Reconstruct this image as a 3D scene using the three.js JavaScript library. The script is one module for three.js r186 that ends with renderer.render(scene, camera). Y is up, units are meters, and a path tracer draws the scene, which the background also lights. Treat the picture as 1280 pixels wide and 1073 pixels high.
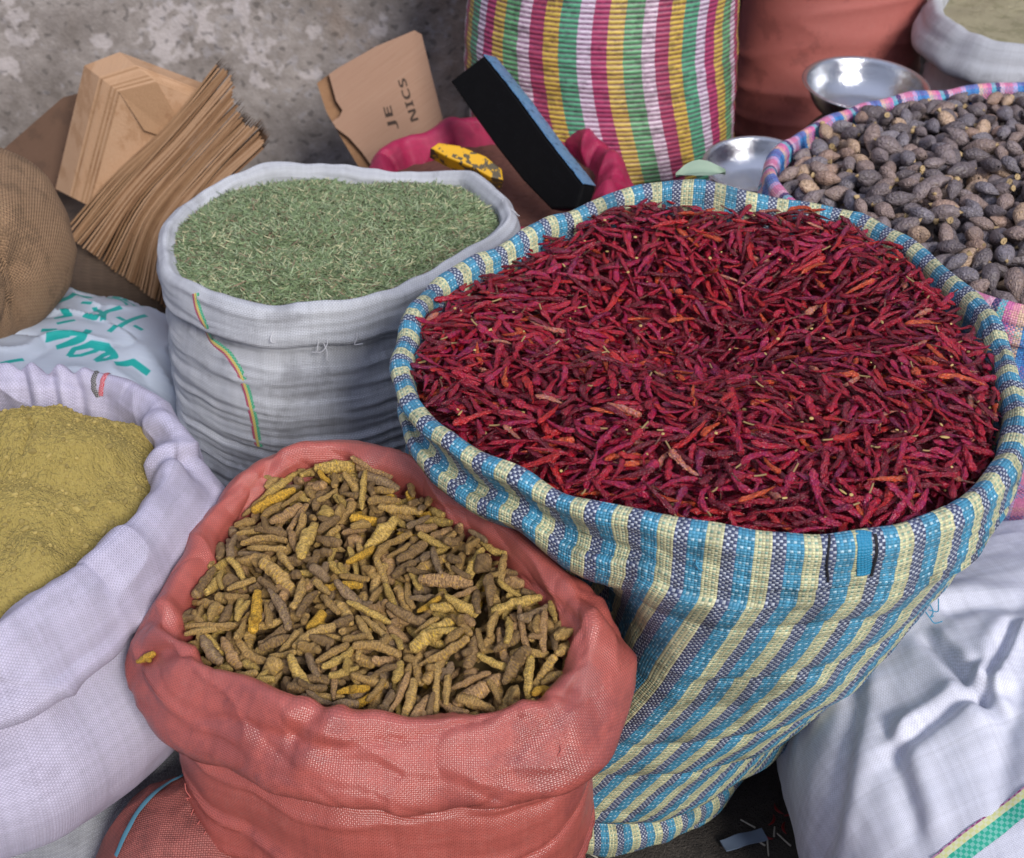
import * as THREE from 'three';
import { mergeGeometries } from 'three/addons/utils/BufferGeometryUtils.js';
import { ImprovedNoise } from 'three/addons/math/ImprovedNoise.js';

// ---------------------------------------------------------------- camera, sky, sun, exposure
const scene = new THREE.Scene();
const PW = 1280, PH = 1073, FPX = 1700, PITCH = THREE.MathUtils.degToRad(34), EYE = new THREE.Vector3(0, 1.3, 0);
const camera = new THREE.PerspectiveCamera(THREE.MathUtils.radToDeg(2 * Math.atan(PH / 2 / FPX)), PW / PH, 0.05, 60);
camera.position.copy(EYE);
camera.lookAt(0, EYE.y - Math.sin(PITCH), -Math.cos(PITCH));
camera.focus = 1.36;
camera.userData.fStop = 9;
scene.add(camera);

const renderer = new THREE.WebGLRenderer({ antialias: true });
renderer.setSize(1024, 858);
renderer.toneMapping = THREE.LinearToneMapping;
renderer.toneMappingExposure = 1.12;
renderer.shadowMap.enabled = true;

{ // a hazy sky, three times as bright overhead as at the horizon
  const W = 128, H = 64, d = new Float32Array(W * H * 4);
  for (let j = 0; j < H; j++) for (let i = 0; i < W; i++) {
    const el = ((j + 0.5) / H - 0.5) * Math.PI, s = Math.max(0, Math.sin(el));
    const L = el > 0 ? 0.68 * (1 + 2 * s) / 3 : 0.12;
    const k = (j * W + i) * 4;
    d[k] = L * 0.88; d[k + 1] = L * 0.95; d[k + 2] = L * 1.24; d[k + 3] = 1;
  }
  const t = new THREE.DataTexture(d, W, H, THREE.RGBAFormat, THREE.FloatType);
  t.mapping = THREE.EquirectangularReflectionMapping; t.magFilter = t.minFilter = THREE.LinearFilter; t.needsUpdate = true;
  scene.background = t; scene.environment = t;
}
const sun = new THREE.DirectionalLight(new THREE.Color(1, 0.95, 0.89), 3.1);
sun.position.set(1.5, 2.55, 1.8); sun.target.position.set(0, 0.3, -1.4);
sun.castShadow = true; sun.shadow.radius = 34;
sun.shadow.camera.left = sun.shadow.camera.bottom = -3; sun.shadow.camera.right = sun.shadow.camera.top = 3; sun.shadow.camera.far = 12;
sun.shadow.mapSize.set(2048, 2048);
scene.add(sun, sun.target);

// ---------------------------------------------------------------- helpers
const V = (x, y, z) => new THREE.Vector3(x, y, z);
function rng(seed) { let a = seed >>> 0; return () => { a = (a + 0x6D2B79F5) | 0; let t = Math.imul(a ^ (a >>> 15), 1 | a); t = (t + Math.imul(t ^ (t >>> 7), 61 | t)) ^ t; return ((t ^ (t >>> 14)) >>> 0) / 4294967296; }; }
const IN = new ImprovedNoise();
const n3 = (x, y = 0, z = 0) => IN.noise(x + 31.7, y + 17.3, z + 9.1);
const fbm = (x, y, z = 0, o = 4) => { let s = 0, a = 0.5, f = 1; for (let i = 0; i < o; i++) { s += a * n3(x * f, y * f, z + i * 7.7); a *= 0.5; f *= 2.03; } return s; };
const ridge = (x, y, z = 0) => 1 - 2 * Math.abs(n3(x, y, z));
const clamp = (x, a = 0, b = 1) => Math.min(b, Math.max(a, x));
const lerp = (a, b, t) => a + (b - a) * t;
const sst = (a, b, x) => { const t = clamp((x - a) / (b - a)); return t * t * (3 - 2 * t); };
const mod = (a, b) => ((a % b) + b) % b;

const UP = V(0, Math.cos(PITCH), -Math.sin(PITCH)), FW = V(0, -Math.sin(PITCH), -Math.cos(PITCH));
const dirOf = (px, py) => V(px - PW / 2, 0, 0).addScaledVector(FW, FPX).addScaledVector(UP, -(py - PH / 2)).normalize();
const at = (px, py, h) => { const d = dirOf(px, py); return EYE.clone().addScaledVector(d, (h - EYE.y) / d.y); };        // photo pixel -> point at height h
const atZ = (px, py, z) => { const d = dirOf(px, py); return EYE.clone().addScaledVector(d, (z - EYE.z) / d.z); };      // photo pixel -> point at depth z
const toPx = (p) => { const q = p.clone().sub(EYE), w = q.dot(FW); return [PW / 2 + FPX * q.x / w, PH / 2 - FPX * q.dot(UP) / w, w]; };

const taken = new Map();
const numbered = (n) => { const k = taken.get(n) ?? 0; taken.set(n, k + 1); return k ? `${n}_${String(k).padStart(3, '0')}` : n; };
function tag(o, label, category, group, kind) {
  o.name = numbered(o.name);
  if (label) o.userData.label = label;
  if (category) o.userData.category = category;
  if (group) o.userData.group = group;
  if (kind) o.userData.kind = kind;
  if (!o.parent) scene.add(o);
  return o;
}
function mesh(name, geo, mat, parent) { const m = new THREE.Mesh(geo, mat); m.name = name; m.castShadow = m.receiveShadow = true; if (parent) parent.add(m); return m; }
function thing(name, label, category, group) { const g = new THREE.Group(); g.name = name; return tag(g, label, category, group); }

// ---------------------------------------------------------------- textures
function dataTex(W, H, fn, { srgb = true, repeat = [1, 1] } = {}) {
  const d = new Uint8Array(W * H * 4);
  for (let j = 0; j < H; j++) for (let i = 0; i < W; i++) {
    const c = fn(i, j), k = (j * W + i) * 4;
    if (typeof c === 'number') { d[k] = d[k + 1] = d[k + 2] = clamp(c) * 255; } else { d[k] = clamp(c[0]) * 255; d[k + 1] = clamp(c[1]) * 255; d[k + 2] = clamp(c[2]) * 255; }
    d[k + 3] = 255;
  }
  const t = new THREE.DataTexture(d, W, H, THREE.RGBAFormat);
  t.wrapS = t.wrapT = THREE.RepeatWrapping; t.magFilter = THREE.LinearFilter; t.minFilter = THREE.LinearMipmapLinearFilter; t.generateMipmaps = true;
  if (srgb) t.colorSpace = THREE.SRGBColorSpace;
  t.repeat.set(...repeat); t.needsUpdate = true;
  return t;
}
const reuse = (t, rx, ry) => { const c = t.clone(); c.repeat.set(rx, ry); c.needsUpdate = true; return c; };
// seamless tile noise: sums of lattice value noise with wrapped indices
function tileNoise(seed, cells) {
  const r = rng(seed), g = Float32Array.from({ length: cells * cells }, () => r());
  return (x, y) => { // x,y in 0..1
    const X = mod(x, 1) * cells, Y = mod(y, 1) * cells, i = Math.floor(X), j = Math.floor(Y), fx = X - i, fy = Y - j;
    const sx = fx * fx * (3 - 2 * fx), sy = fy * fy * (3 - 2 * fy), a = (p, q) => g[(q % cells) * cells + (p % cells)];
    return lerp(lerp(a(i, j), a(i + 1, j), sx), lerp(a(i, j + 1), a(i + 1, j + 1), sx), sy);
  };
}
function baked(f, n) { // a tile noise looked up from a table
  const t = new Float32Array(n * n); for (let j = 0; j < n; j++) for (let i = 0; i < n; i++) t[j * n + i] = f((i + 0.5) / n, (j + 0.5) / n);
  return (x, y) => t[Math.floor((y - Math.floor(y)) * n) * n + Math.floor((x - Math.floor(x)) * n)];
}
const tn8 = tileNoise(1, 8), tn20 = baked(tileNoise(2, 20), 512), tn60 = baked(tileNoise(3, 60), 768), tn160 = baked(tileNoise(4, 160), 1024);
const tfb = baked((x, y) => 0.45 * tn8(x, y) + 0.28 * tn20(x, y) + 0.17 * tn60(x, y) + 0.1 * tn160(x, y), 1024);

// plain basket weave of flat tapes: 48 x 48 tapes in a tile
const weaveTapes = 48;
const weaveBump = dataTex(768, 768, (i, j) => {
  const S = 768 / weaveTapes, a = i / S, b = j / S, ci = Math.floor(a), cj = Math.floor(b), fx = a - ci - 0.5, fy = b - cj - 0.5;
  const over = (ci + cj) & 1, jit = 0.18 * (tn60(i / 768, j / 768) - 0.5);
  const h = over ? Math.cos(fy * 2.6) * (0.75 + 0.25 * Math.cos(fx * 5)) : Math.cos(fx * 2.6) * (0.75 + 0.25 * Math.cos(fy * 5));
  return clamp(h * (0.9 + jit));
}, { srgb: false });
function weave(tapeMM) { const r = 1 / (weaveTapes * tapeMM / 1000); return reuse(weaveBump, r, r); }
// mottled colour map for sacks: base colour, soiled colour, pale scuffs, over a tile of some decimetres
function soiled(base, dirt, pale, seed, { size = 0.45, amount = 1, tape = 0, W = 768 } = {}) {
  const o = seed * 0.137, b = new THREE.Color(base), d = new THREE.Color(dirt), p = new THREE.Color(pale);
  const tapes = tape ? Math.round(size / (tape / 1000)) & ~1 : 0;
  const B = b.getRGB({}, THREE.SRGBColorSpace), D = d.getRGB({}, THREE.SRGBColorSpace), P = p.getRGB({}, THREE.SRGBColorSpace);
  return dataTex(W, W, (i, j) => {
    const x = i / W, y = j / W, f = tfb(x + o, y + o * 2), g = tn60(x + o, y) * 0.5 + tn160(x, y + o) * 0.5;
    let k = amount * (0.55 * sst(0.52, 0.72, f) + 0.18 * sst(0.55, 0.9, g)), q = 0.28 * sst(0.56, 0.3, f) * sst(0.4, 0.8, g);
    let w = 1;
    if (tapes) { const ci = Math.floor(x * tapes), cj = Math.floor(y * tapes); w = ((ci + cj) & 1 ? 1.03 : 0.93) + 0.05 * (tn160(ci / tapes, 0.3) - 0.5) + 0.05 * (tn160(0.7, cj / tapes) - 0.5); }
    k *= 0.7; return [w * lerp(lerp(B.r, P.r, q), D.r, k), w * lerp(lerp(B.g, P.g, q), D.g, k), w * lerp(lerp(B.b, P.b, q), D.b, k)];
  }, { repeat: [1 / size, 1 / size] });
}
const std = (o) => new THREE.MeshPhysicalMaterial({ side: THREE.DoubleSide, roughness: 0.6, ...o });

// woven stripe cloth: columns of tapes by colour, weft colour, one tile = whole number of repeats
function stripeCloth({ pattern, weft, repeats, tapeMM, W = 1024, wearSeed = 1, weftOver = 0.5, weftRow }) {
  const cols = pattern.length * repeats, rows = Math.round(cols * 1.15) & ~1, pal = pattern.map((c) => new THREE.Color(c).getRGB({}, THREE.SRGBColorSpace)), wf = (Array.isArray(weft) ? weft : [weft]).map((c) => new THREE.Color(c).getRGB({}, THREE.SRGBColorSpace));
  const size = cols * tapeMM / 1000;
  const r = rng(wearSeed), colTone = Array.from({ length: cols }, () => 0.9 + 0.2 * r()), rowTone = Array.from({ length: rows }, () => 0.9 + 0.2 * r());
  const map = dataTex(W, W, (i, j) => {
    const a = i / W * cols, b = j / W * rows, ci = Math.floor(a), cj = Math.floor(b), fx = a - ci, fy = b - cj;
    const over = (ci + cj) & 1;
    let c, t;
    const dash = Math.abs(fy - 0.5) < 0.36 + 0.1 * (tn160(i / W, j / W) - 0.5) && fx > 0.06 && fx < 0.94;
    if (over || !dash) { c = pal[ci % pal.length]; t = colTone[ci] * (0.86 + 0.14 * sst(0.5, 0.3, Math.abs(fy - 0.5))); }
    else { c = weftRow ? weftRow(ci % pal.length, cj, wf, pal) : wf[cj % wf.length]; t = rowTone[cj]; }
    const dirt = 1 - 0.22 * sst(0.52, 0.75, tfb(i / W, j / W));
    const fray = 0.92 + 0.16 * tn160(i / W, j / W * 0.3);
    return [c.r * t * dirt * fray, c.g * t * dirt * fray, c.b * t * dirt * fray * 0.99];
  }, { repeat: [1 / size, 1 / size] });
  const bump = reuse(weaveBump, cols / weaveTapes / size, rows / weaveTapes / size);
  return { map, bump, size };
}

// ---------------------------------------------------------------- materials
const wrinkle = dataTex(256, 256, (i, j) => { const x = i / 256, y = j / 256; return 0.7 * (1 - Math.abs(2 * tn20(x + 0.03 * tn8(x, y), y * 0.5) - 1)) + 0.3 * tn60(x, y * 0.5); }, { srgb: false });
const rootSkin = dataTex(256, 256, (i, j) => { const x = i / 256, y = j / 256, ring = Math.abs(2 * mod(y * 5 + 0.35 * tn8(x, y), 1) - 1); return 0.16 * sst(0, 0.5, ring) + 0.5 * tn60(x, y) + 0.34 * tn20(x, y); }, { srgb: false });
// blotches, scars and scuffs in the skins of the dried fruits and roots
const pulp = dataTex(256, 256, (i, j) => { const x = i / 256, y = j / 256, a = tn8(x, y), b = tn20(x, y * 0.6); return [0.72 + 0.28 * b, 0.5 + 0.5 * a * b + 0.2 * sst(0.78, 0.9, b), 0.62 + 0.38 * a]; });
const rootTone = dataTex(256, 256, (i, j) => { const x = i / 256, y = j / 256, n = 0.5 * tn20(x, y) + 0.3 * tn60(x, y) + 0.2 * tn8(x, y), ring = sst(0.16, 0.02, Math.abs(mod(y * 5 + 0.5 * tn8(x, y), 1) - 0.5)), sc = sst(0.72, 0.82, tn20(y, x)); const k = 0.5 + 0.75 * n - 0.05 * ring; return [k + 0.12 * sc, k * 0.98 + 0.08 * sc, k * (0.96 - 0.25 * sc)]; });
const podTone = dataTex(256, 256, (i, j) => { const x = i / 256, y = j / 256, st = tn60(x, y * 0.12), n = tn8(x, y), sc = sst(0.74, 0.86, tn20(x, y)); return [0.7 + 0.24 * st + 0.14 * n + 0.1 * sc, 0.68 + 0.25 * st + 0.13 * n + 0.08 * sc, 0.68 + 0.26 * st + 0.12 * n]; });
const speckle = dataTex(512, 512, (i, j) => 0.6 * tn160(i / 512, j / 512) + 0.4 * tn60(i / 512, j / 512), { srgb: false });
const chilliCloth = stripeCloth({
  pattern: ['#4089ab', '#4089ab', '#4993b4', '#4089ab', '#4089ab', '#404a6c', '#404a6c', '#464f70', '#404a6c', '#c6c4a0', '#cecca9', '#c6c4a0', '#cecca9', '#c6c4a0'],
  weft: ['#cfd6dc'], repeats: 8, tapeMM: 2.8, W: 1344, wearSeed: 5,
  weftRow: (k, cj, wf, pal) => { const w = wf[0]; if (k < 5) return cj % 3 ? { r: 0.3, g: 0.58, b: 0.72 } : { r: 0.66, g: 0.78, b: 0.84 }; if (k < 9) return { r: 0.7, g: 0.73, b: 0.78 }; return cj % 2 ? { r: 0.8, g: 0.8, b: 0.62 } : { r: 0.5, g: 0.63, b: 0.55 }; },
});
const M = {};
M.chilliCloth = std({ map: chilliCloth.map, bumpMap: chilliCloth.bump, bumpScale: 0.0011, roughness: 0.5 });
const rainbow = (() => { // broad warp stripes crossed by thin dark weft lines
  const pal = ['#c9ad4e', '#a2415f', '#cdbcc8', '#66a473', '#c8ae54', '#aa4068', '#cbbdce', '#57a07c'].map((c) => new THREE.Color(c).getRGB({}, THREE.SRGBColorSpace)), W = 512, rows = 20, ws = [0.25, 0.24, 0.22, 0.29];
  const map = dataTex(W, W, (i, j) => { let x = mod(i / W * 2 + 0.012 * (tn60(i / W, j / W) - 0.5), 2), h = Math.floor(x), f = x - h, k = 0; while (k < 3 && f > ws[k]) f -= ws[k++]; const c = pal[h * 4 + k], fy = mod(j / W * rows, 1), line = sst(0.28, 0.12, Math.abs(fy - 0.5)) * 0.5 * (0.6 + 0.8 * tn60(i / W, j / W)), t = (0.88 + 0.24 * tn160(i / W * 0.2, j / W)) * (1 - 0.18 * sst(0.5, 0.75, tfb(i / W, j / W)));
    return [lerp(c.r, 0.36, line) * t, lerp(c.g, 0.17, line) * t, lerp(c.b, 0.32, line) * t]; }, { repeat: [1 / 0.22, 1 / 0.166] });
  const bump = dataTex(8, 256, (i, j) => 0.5 + 0.5 * Math.cos(j / 256 * Math.PI * 2 * 8), { srgb: false, repeat: [1, 1 / 0.0664] });
  return { map, bump };
})();
M.rainbowCloth = std({ map: rainbow.map, bumpMap: rainbow.bump, bumpScale: 0.0012, roughness: 0.5 });
const plaid = (() => {
  const u = ['#c77b9d', '#c77b9d', '#b2a2cc', '#3d7dbb', '#2a63a8', '#3d7dbb', '#d8b59c', '#d98f9f', '#c96aa0', '#5fb0bd', '#25315f', '#d8b0c0'].map((c) => new THREE.Color(c).getRGB({}, THREE.SRGBColorSpace));
  const reps = 3, per = 36, cols = per * reps, W = 864, size = cols * 0.0026;
  const map = dataTex(W, W, (i, j) => {
    const a = i / W * cols, b = j / W * cols, ci = Math.floor(a), cj = Math.floor(b);
    const wc = u[Math.floor((ci % per) / 3)], fc = u[(Math.floor((cj % per) / 3) * 5 + 2) % 12], t = 0.9 + 0.2 * tn160(i / W, j / W);
    const c = (ci + cj) & 1 ? wc : { r: 0.5 * (wc.r + fc.r), g: 0.5 * (wc.g + fc.g), b: 0.5 * (wc.b + fc.b) };
    return [c.r * t, c.g * t, c.b * t];
  }, { repeat: [1 / size, 1 / size] });
  return { map, bump: reuse(weaveBump, cols / weaveTapes / size, cols / weaveTapes / size) };
})();
M.plaidCloth = std({ map: plaid.map, bumpMap: plaid.bump, bumpScale: 0.0009, roughness: 0.5 });
M.salmon = std({ map: soiled('#ab574e', '#70393a', '#c2776c', 2, { size: 0.4, tape: 1.8, amount: 0.8, W: 1024 }), bumpMap: weave(1.8), bumpScale: 0.0005, roughness: 0.28, ior: 1.6 });
M.salmonDull = std({ map: soiled('#9c5851', '#5e3835', '#b5756c', 5, { size: 0.35, tape: 2.2, amount: 1 }), bumpMap: weave(2.2), bumpScale: 0.0011, roughness: 0.5 });
M.salmonBack = std({ map: soiled('#b4665e', '#7d4440', '#c98078', 15, { size: 0.35, amount: 0.9 }), bumpMap: weave(2.2), bumpScale: 0.0008, roughness: 0.5 });
M.magenta = std({ map: soiled('#a31f4c', '#5f1733', '#c24a72', 7, { size: 0.4, tape: 2.2, amount: 0.6 }), bumpMap: weave(2.2), bumpScale: 0.0008, roughness: 0.34 });
M.lilac = std({ map: soiled('#bbb6cc', '#958fa0', '#d2cee0', 3, { size: 0.4, tape: 1.7, amount: 0.7, W: 1024 }), bumpMap: weave(1.7), bumpScale: 0.0008, roughness: 0.55 });
M.greyWhite = std({ map: soiled('#bcbfc6', '#87888e', '#d6d8de', 4, { size: 0.42, tape: 1.9, amount: 1.0 }), bumpMap: weave(1.9), bumpScale: 0.0009, roughness: 0.6 });
M.whiteCloth = std({ map: soiled('#d3d5e4', '#a6a8ba', '#e4e6f2', 9, { size: 0.5, tape: 1.3, amount: 0.6, W: 1024 }), bumpMap: weave(1.3), bumpScale: 0.0004, roughness: 0.6 });
M.burlap = std({ map: soiled('#9c7d60', '#64503c', '#b89c7e', 12, { size: 0.24, tape: 4.6, amount: 0.9, W: 1024 }), bumpMap: weave(4.6), bumpScale: 0.004, roughness: 0.95 });
M.brownCloth = std({ map: soiled('#54453a', '#2d2520', '#6d5d50', 13, { size: 0.3, tape: 3, amount: 0.9, W: 384 }), bumpMap: weave(3), bumpScale: 0.0015, roughness: 0.95 });
M.greyCloth = std({ map: soiled('#5f5d5f', '#3b393b', '#777579', 14, { size: 0.3, amount: 0.9, W: 384 }), bumpMap: weave(3), bumpScale: 0.001, roughness: 0.9 });
M.kraft = [['#9f7c5c', '#755136', '#b89574'], ['#8f6b4c', '#664730', '#a98664'], ['#b59172', '#8c6542', '#c9ab90']].map(([a, b, c], k) => std({ map: soiled(a, b, c, 20 + k, { size: 0.22, amount: 0.8, W: 384 }), bumpMap: reuse(speckle, 6, 6), bumpScale: 0.0006, roughness: 0.8 }));
M.darkKraft = std({ map: soiled('#5b4334', '#3c2c22', '#6d5344', 23, { size: 0.25, amount: 0.7, W: 256 }), roughness: 0.85 });
M.steel = std({ color: '#c3c6cc', metalness: 1, roughness: 0.2, roughnessMap: null, bumpMap: reuse(speckle, 3, 3), bumpScale: 0.0003 });
M.tan = std({ color: new THREE.Color().setRGB(0.42, 0.3, 0.15), roughness: 0.8 });
M.paleStem = std({ color: new THREE.Color().setRGB(0.3, 0.19, 0.08), roughness: 0.75 });
M.thread = std({ color: '#15151c', roughness: 0.8 });

// ---------------------------------------------------------------- surface grids
// pos[j][i] -> geometry; rows j0..j1; u wraps when closed; disp(um, vm, i, j) in metres along the normal
function gridNormals(P, N, R, closed) {
  const out = new Array(N * R), a = V(), b = V();
  for (let j = 0; j < R; j++) for (let i = 0; i < N; i++) {
    const i0 = closed ? (i + N - 1) % N : Math.max(0, i - 1), i1 = closed ? (i + 1) % N : Math.min(N - 1, i + 1), j0 = Math.max(0, j - 1), j1 = Math.min(R - 1, j + 1);
    a.subVectors(P[j * N + i1], P[j * N + i0]); b.subVectors(P[j1 * N + i], P[j0 * N + i]);
    const n = V().crossVectors(a, b); if (n.lengthSq() < 1e-18) n.set(0, 1, 0); out[j * N + i] = n.normalize();
  }
  return out;
}
function gridGeo(P, Nn, N, R, closed, uvOf, r0, r1) {
  const C = closed ? N + 1 : N, rows = r1 - r0 + 1, pos = new Float32Array(C * rows * 3), nor = new Float32Array(C * rows * 3), uv = new Float32Array(C * rows * 2), idx = [];
  for (let j = 0; j < rows; j++) for (let i = 0; i < C; i++) {
    const s = (j + r0) * N + (i % N), k = j * C + i;
    P[s].toArray(pos, k * 3); Nn[s].toArray(nor, k * 3);
    const t = uvOf(i, j + r0); uv[k * 2] = t[0]; uv[k * 2 + 1] = t[1];
    if (j < rows - 1 && i < C - 1) idx.push(k, k + 1, k + C, k + 1, k + C + 1, k + C);
  }
  { // faces wind the way the normals point
    let sum = 0; const a = V(), b = V(), c = V(), m = V();
    for (let k = 0; k < idx.length; k += 3 * Math.max(1, Math.floor(idx.length / 900))) { a.fromArray(pos, idx[k] * 3); b.fromArray(pos, idx[k + 1] * 3).sub(a); c.fromArray(pos, idx[k + 2] * 3).sub(a); sum += Math.sign(b.cross(c).dot(m.fromArray(nor, idx[k] * 3))); }
    if (sum < 0) for (let k = 0; k < idx.length; k += 3) { const q = idx[k + 1]; idx[k + 1] = idx[k + 2]; idx[k + 2] = q; }
  }
  const g = new THREE.BufferGeometry();
  g.setAttribute('position', new THREE.BufferAttribute(pos, 3)); g.setAttribute('normal', new THREE.BufferAttribute(nor, 3)); g.setAttribute('uv', new THREE.BufferAttribute(uv, 2)); g.setIndex(idx);
  return g;
}
const crv = (pts, n) => { // open 2D catmull through control points, n samples
  const c = new THREE.CatmullRomCurve3(pts.map(([a, b]) => V(a, b, 0)), false, 'centripetal');
  return c.getSpacedPoints(n - 1).map((p) => [p.x, p.y]);
};
const surfaces = []; // for finding surface points under a pixel
function hit(S, px, py) { // surface point of a built sack seen at a photo pixel
  const d = dirOf(px, py); let best = 0, bs = 1e9;
  for (let k = 0; k < S.P.length; k++) {
    const p = S.P[k], qx = p.x - EYE.x, qy = p.y - EYE.y, qz = p.z - EYE.z, w = qx * d.x + qy * d.y + qz * d.z; if (w <= 0) continue;
    const off = Math.sqrt(Math.max(0, qx * qx + qy * qy + qz * qz - w * w)); if (off > 0.03) continue;
    const s = off + (S.Nn[k].dot(d) < 0 ? 0 : 0.02) + w * 0.02;
    if (s < bs) { bs = s; best = k; }
  }
  return { p: S.P[best].clone(), n: S.Nn[best].clone(), uv: S.uvs?.[best] };
}

/* An open sack. rim: photo pixels + height of the crest of its rolled edge, walked round; base: footprint on the ground.
   cuff(u): cross-section of the rolled edge as [outward, up] offsets from the crest, from inside over the top and down outside. */
function sack(o) {
  const { rim, base, cuff, N = 420, rowsCuff = 34, rowsBody = 120, bend = 1.6, bulge = 0.02, twist = 0, disp, wave = 0.004 } = o;
  const ctrl = rim.map(([x, y, h]) => at(x, y, h));
  const curve = new THREE.CatmullRomCurve3(ctrl, true, 'centripetal');
  curve.arcLengthDivisions = 800;
  const R = curve.getSpacedPoints(N).slice(0, N), L = curve.getLength();
  let area = 0, cx = 0, cz = 0; for (let i = 0; i < N; i++) { const a = R[i], b = R[(i + 1) % N]; area += a.x * b.z - b.x * a.z; cx += a.x / N; cz += a.z / N; }
  const sg = area > 0 ? 1 : -1;   // winding
  const nn = R.map((p, i) => { const t = R[(i + 3) % N].clone().sub(R[(i + N - 3) % N]); return V(t.z * sg, 0, -t.x * sg).normalize(); });
  const Rt = rowsCuff + rowsBody, P = new Array(N * Rt);
  const sd = o.seed ?? 1;
  for (let i = 0; i < N; i++) {
    const u = i / N, ca = Math.cos(u * 6.2832), sa = Math.sin(u * 6.2832);
    const w1 = wave * (n3(ca * 2.2, sa * 2.2, sd) + 0.6 * n3(ca * 5, sa * 5, sd + 3)), w2 = wave * (n3(ca * 2.5 + 9, sa * 2.5, sd) + 0.7 * n3(ca * 6, sa * 6 + 4, sd));
    const p0 = R[i].clone().addScaledVector(nn[i], w1); p0.y += w2;
    const sec = crv(cuff(u, R[i]), rowsCuff);
    sec.forEach(([a, b], j) => { P[j * N + i] = V(p0.x + nn[i].x * a, p0.y + b, p0.z + nn[i].z * a); });
    const last = P[(rowsCuff - 1) * N + i], b0 = last.clone();
    const th = Math.atan2(R[i].z - cz, R[i].x - cx), br = base.r ? base.r(th) : 1;
    for (let j = 0; j < rowsBody; j++) {
      const t0 = (j + 1) / rowsBody, t = Math.min(1, t0 / 0.93), a = Math.pow(Math.min(1, t / (o.knee ?? 1)), bend);
      const tw = th + twist * sst(0.05, 0.75, t), bp = V(base.x + base.rx * br * Math.cos(tw), base.y ?? 0, base.z + base.rz * br * Math.sin(tw));
      const p = V(lerp(b0.x, bp.x, a), lerp(b0.y, bp.y, t), lerp(b0.z, bp.z, a)).addScaledVector(nn[i], (typeof bulge === 'function' ? bulge(t, u, R[i]) : bulge * Math.sin(Math.PI * t)));
      let k = 1 - 0.22 * Math.pow(clamp((t - 0.82) / 0.18), 2.5);
      if (t0 > 0.93) k *= 1 - (t0 - 0.93) / 0.07;
      p.x = lerp(base.x, p.x, lerp(1, k, a)); p.z = lerp(base.z, p.z, lerp(1, k, a));
      if (t0 > 0.93) p.y += 0.002 * (t0 - 0.93) / 0.07;
      P[(rowsCuff + j) * N + i] = p;
    }
  }
  const vm = new Float32Array(N * Rt);
  for (let i = 0; i < N; i++) for (let j = 1; j < Rt; j++) vm[j * N + i] = vm[(j - 1) * N + i] + P[j * N + i].distanceTo(P[(j - 1) * N + i]);
  let Nn = gridNormals(P, N, Rt, true);
  // make normals point outward from the sack (test on a mid body vertex)
  const ti = 0, tj = rowsCuff + (rowsBody >> 1); const flip = Nn[tj * N + ti].dot(nn[ti]) < 0 ? -1 : 1;
  if (disp) { for (let j = 0; j < Rt; j++) for (let i = 0; i < N; i++) { const k = j * N + i; const u = i / N, t = j < rowsCuff ? 0 : (j - rowsCuff + 1) / rowsBody, w = sst(0.88, 1, u); let d = disp(u * L, vm[k], u, t, P[k]); if (w > 0) d = lerp(d, disp((u - 1) * L, vm[k], u, t, P[k]), w);
    P[k].addScaledVector(Nn[k], flip * d); P[k].y = Math.max(P[k].y, (base.y ?? 0) + 0.001); } Nn = gridNormals(P, N, Rt, true); }
  if (flip < 0) Nn.forEach((n) => n.negate());
  const tile = o.tile ?? 0.1, um = Math.max(1, Math.round(L / tile)) * tile;
  const skew = o.skew ?? (() => 0);
  const uvOf = (i, j) => { const k = j * N + (i % N); return [(i / N) * um + skew(vm[k], i / N), vm[k]]; };
  const g = thing(o.name, o.label, 'sack', o.group);
  const body = mesh('body', gridGeo(P, Nn, N, Rt, true, uvOf, rowsCuff - 1, Rt - 1), o.mat, g);
  const cf = mesh('rolled_rim', gridGeo(P, Nn, N, Rt, true, uvOf, 0, rowsCuff - 1), o.rimMat ?? o.mat, g);
  // inner outline for the contents
  const inset = o.inset ?? 0.012;
  const inner = R.map((p, i) => V(p.x - nn[i].x * inset, p.y, p.z - nn[i].z * inset));
  return { g, body, cf, P, Nn, N, Rt, R, nn, inner, cx, cz, L };
}
const rollCuff = ({ inDepth = 0.05, t = 0.018, drop = 0.06, flare = 0.01, tuck = 0.01, lip = 0 }) => (u, p) => {
  const dr = typeof drop === 'function' ? drop(u, p) : drop, fl = typeof flare === 'function' ? flare(u, p) : flare;
  return [[-t * 0.75, -inDepth], [-t * 0.6, -inDepth * 0.45], [-t * 0.5, -t * 0.45], [0, 0], [t * 0.5, -t * 0.4], [t * 0.5 + fl * 0.5, -dr * 0.45], [t * 0.5 + fl, -dr * 0.85], [t * 0.5 + fl * 0.8, -dr], [t * 0.5 + fl * 0.4 - tuck * 0.5, -dr * 0.99], [t * 0.5 + fl * 0.3 - tuck, -dr * 1.0 - 0.012]];
};
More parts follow.
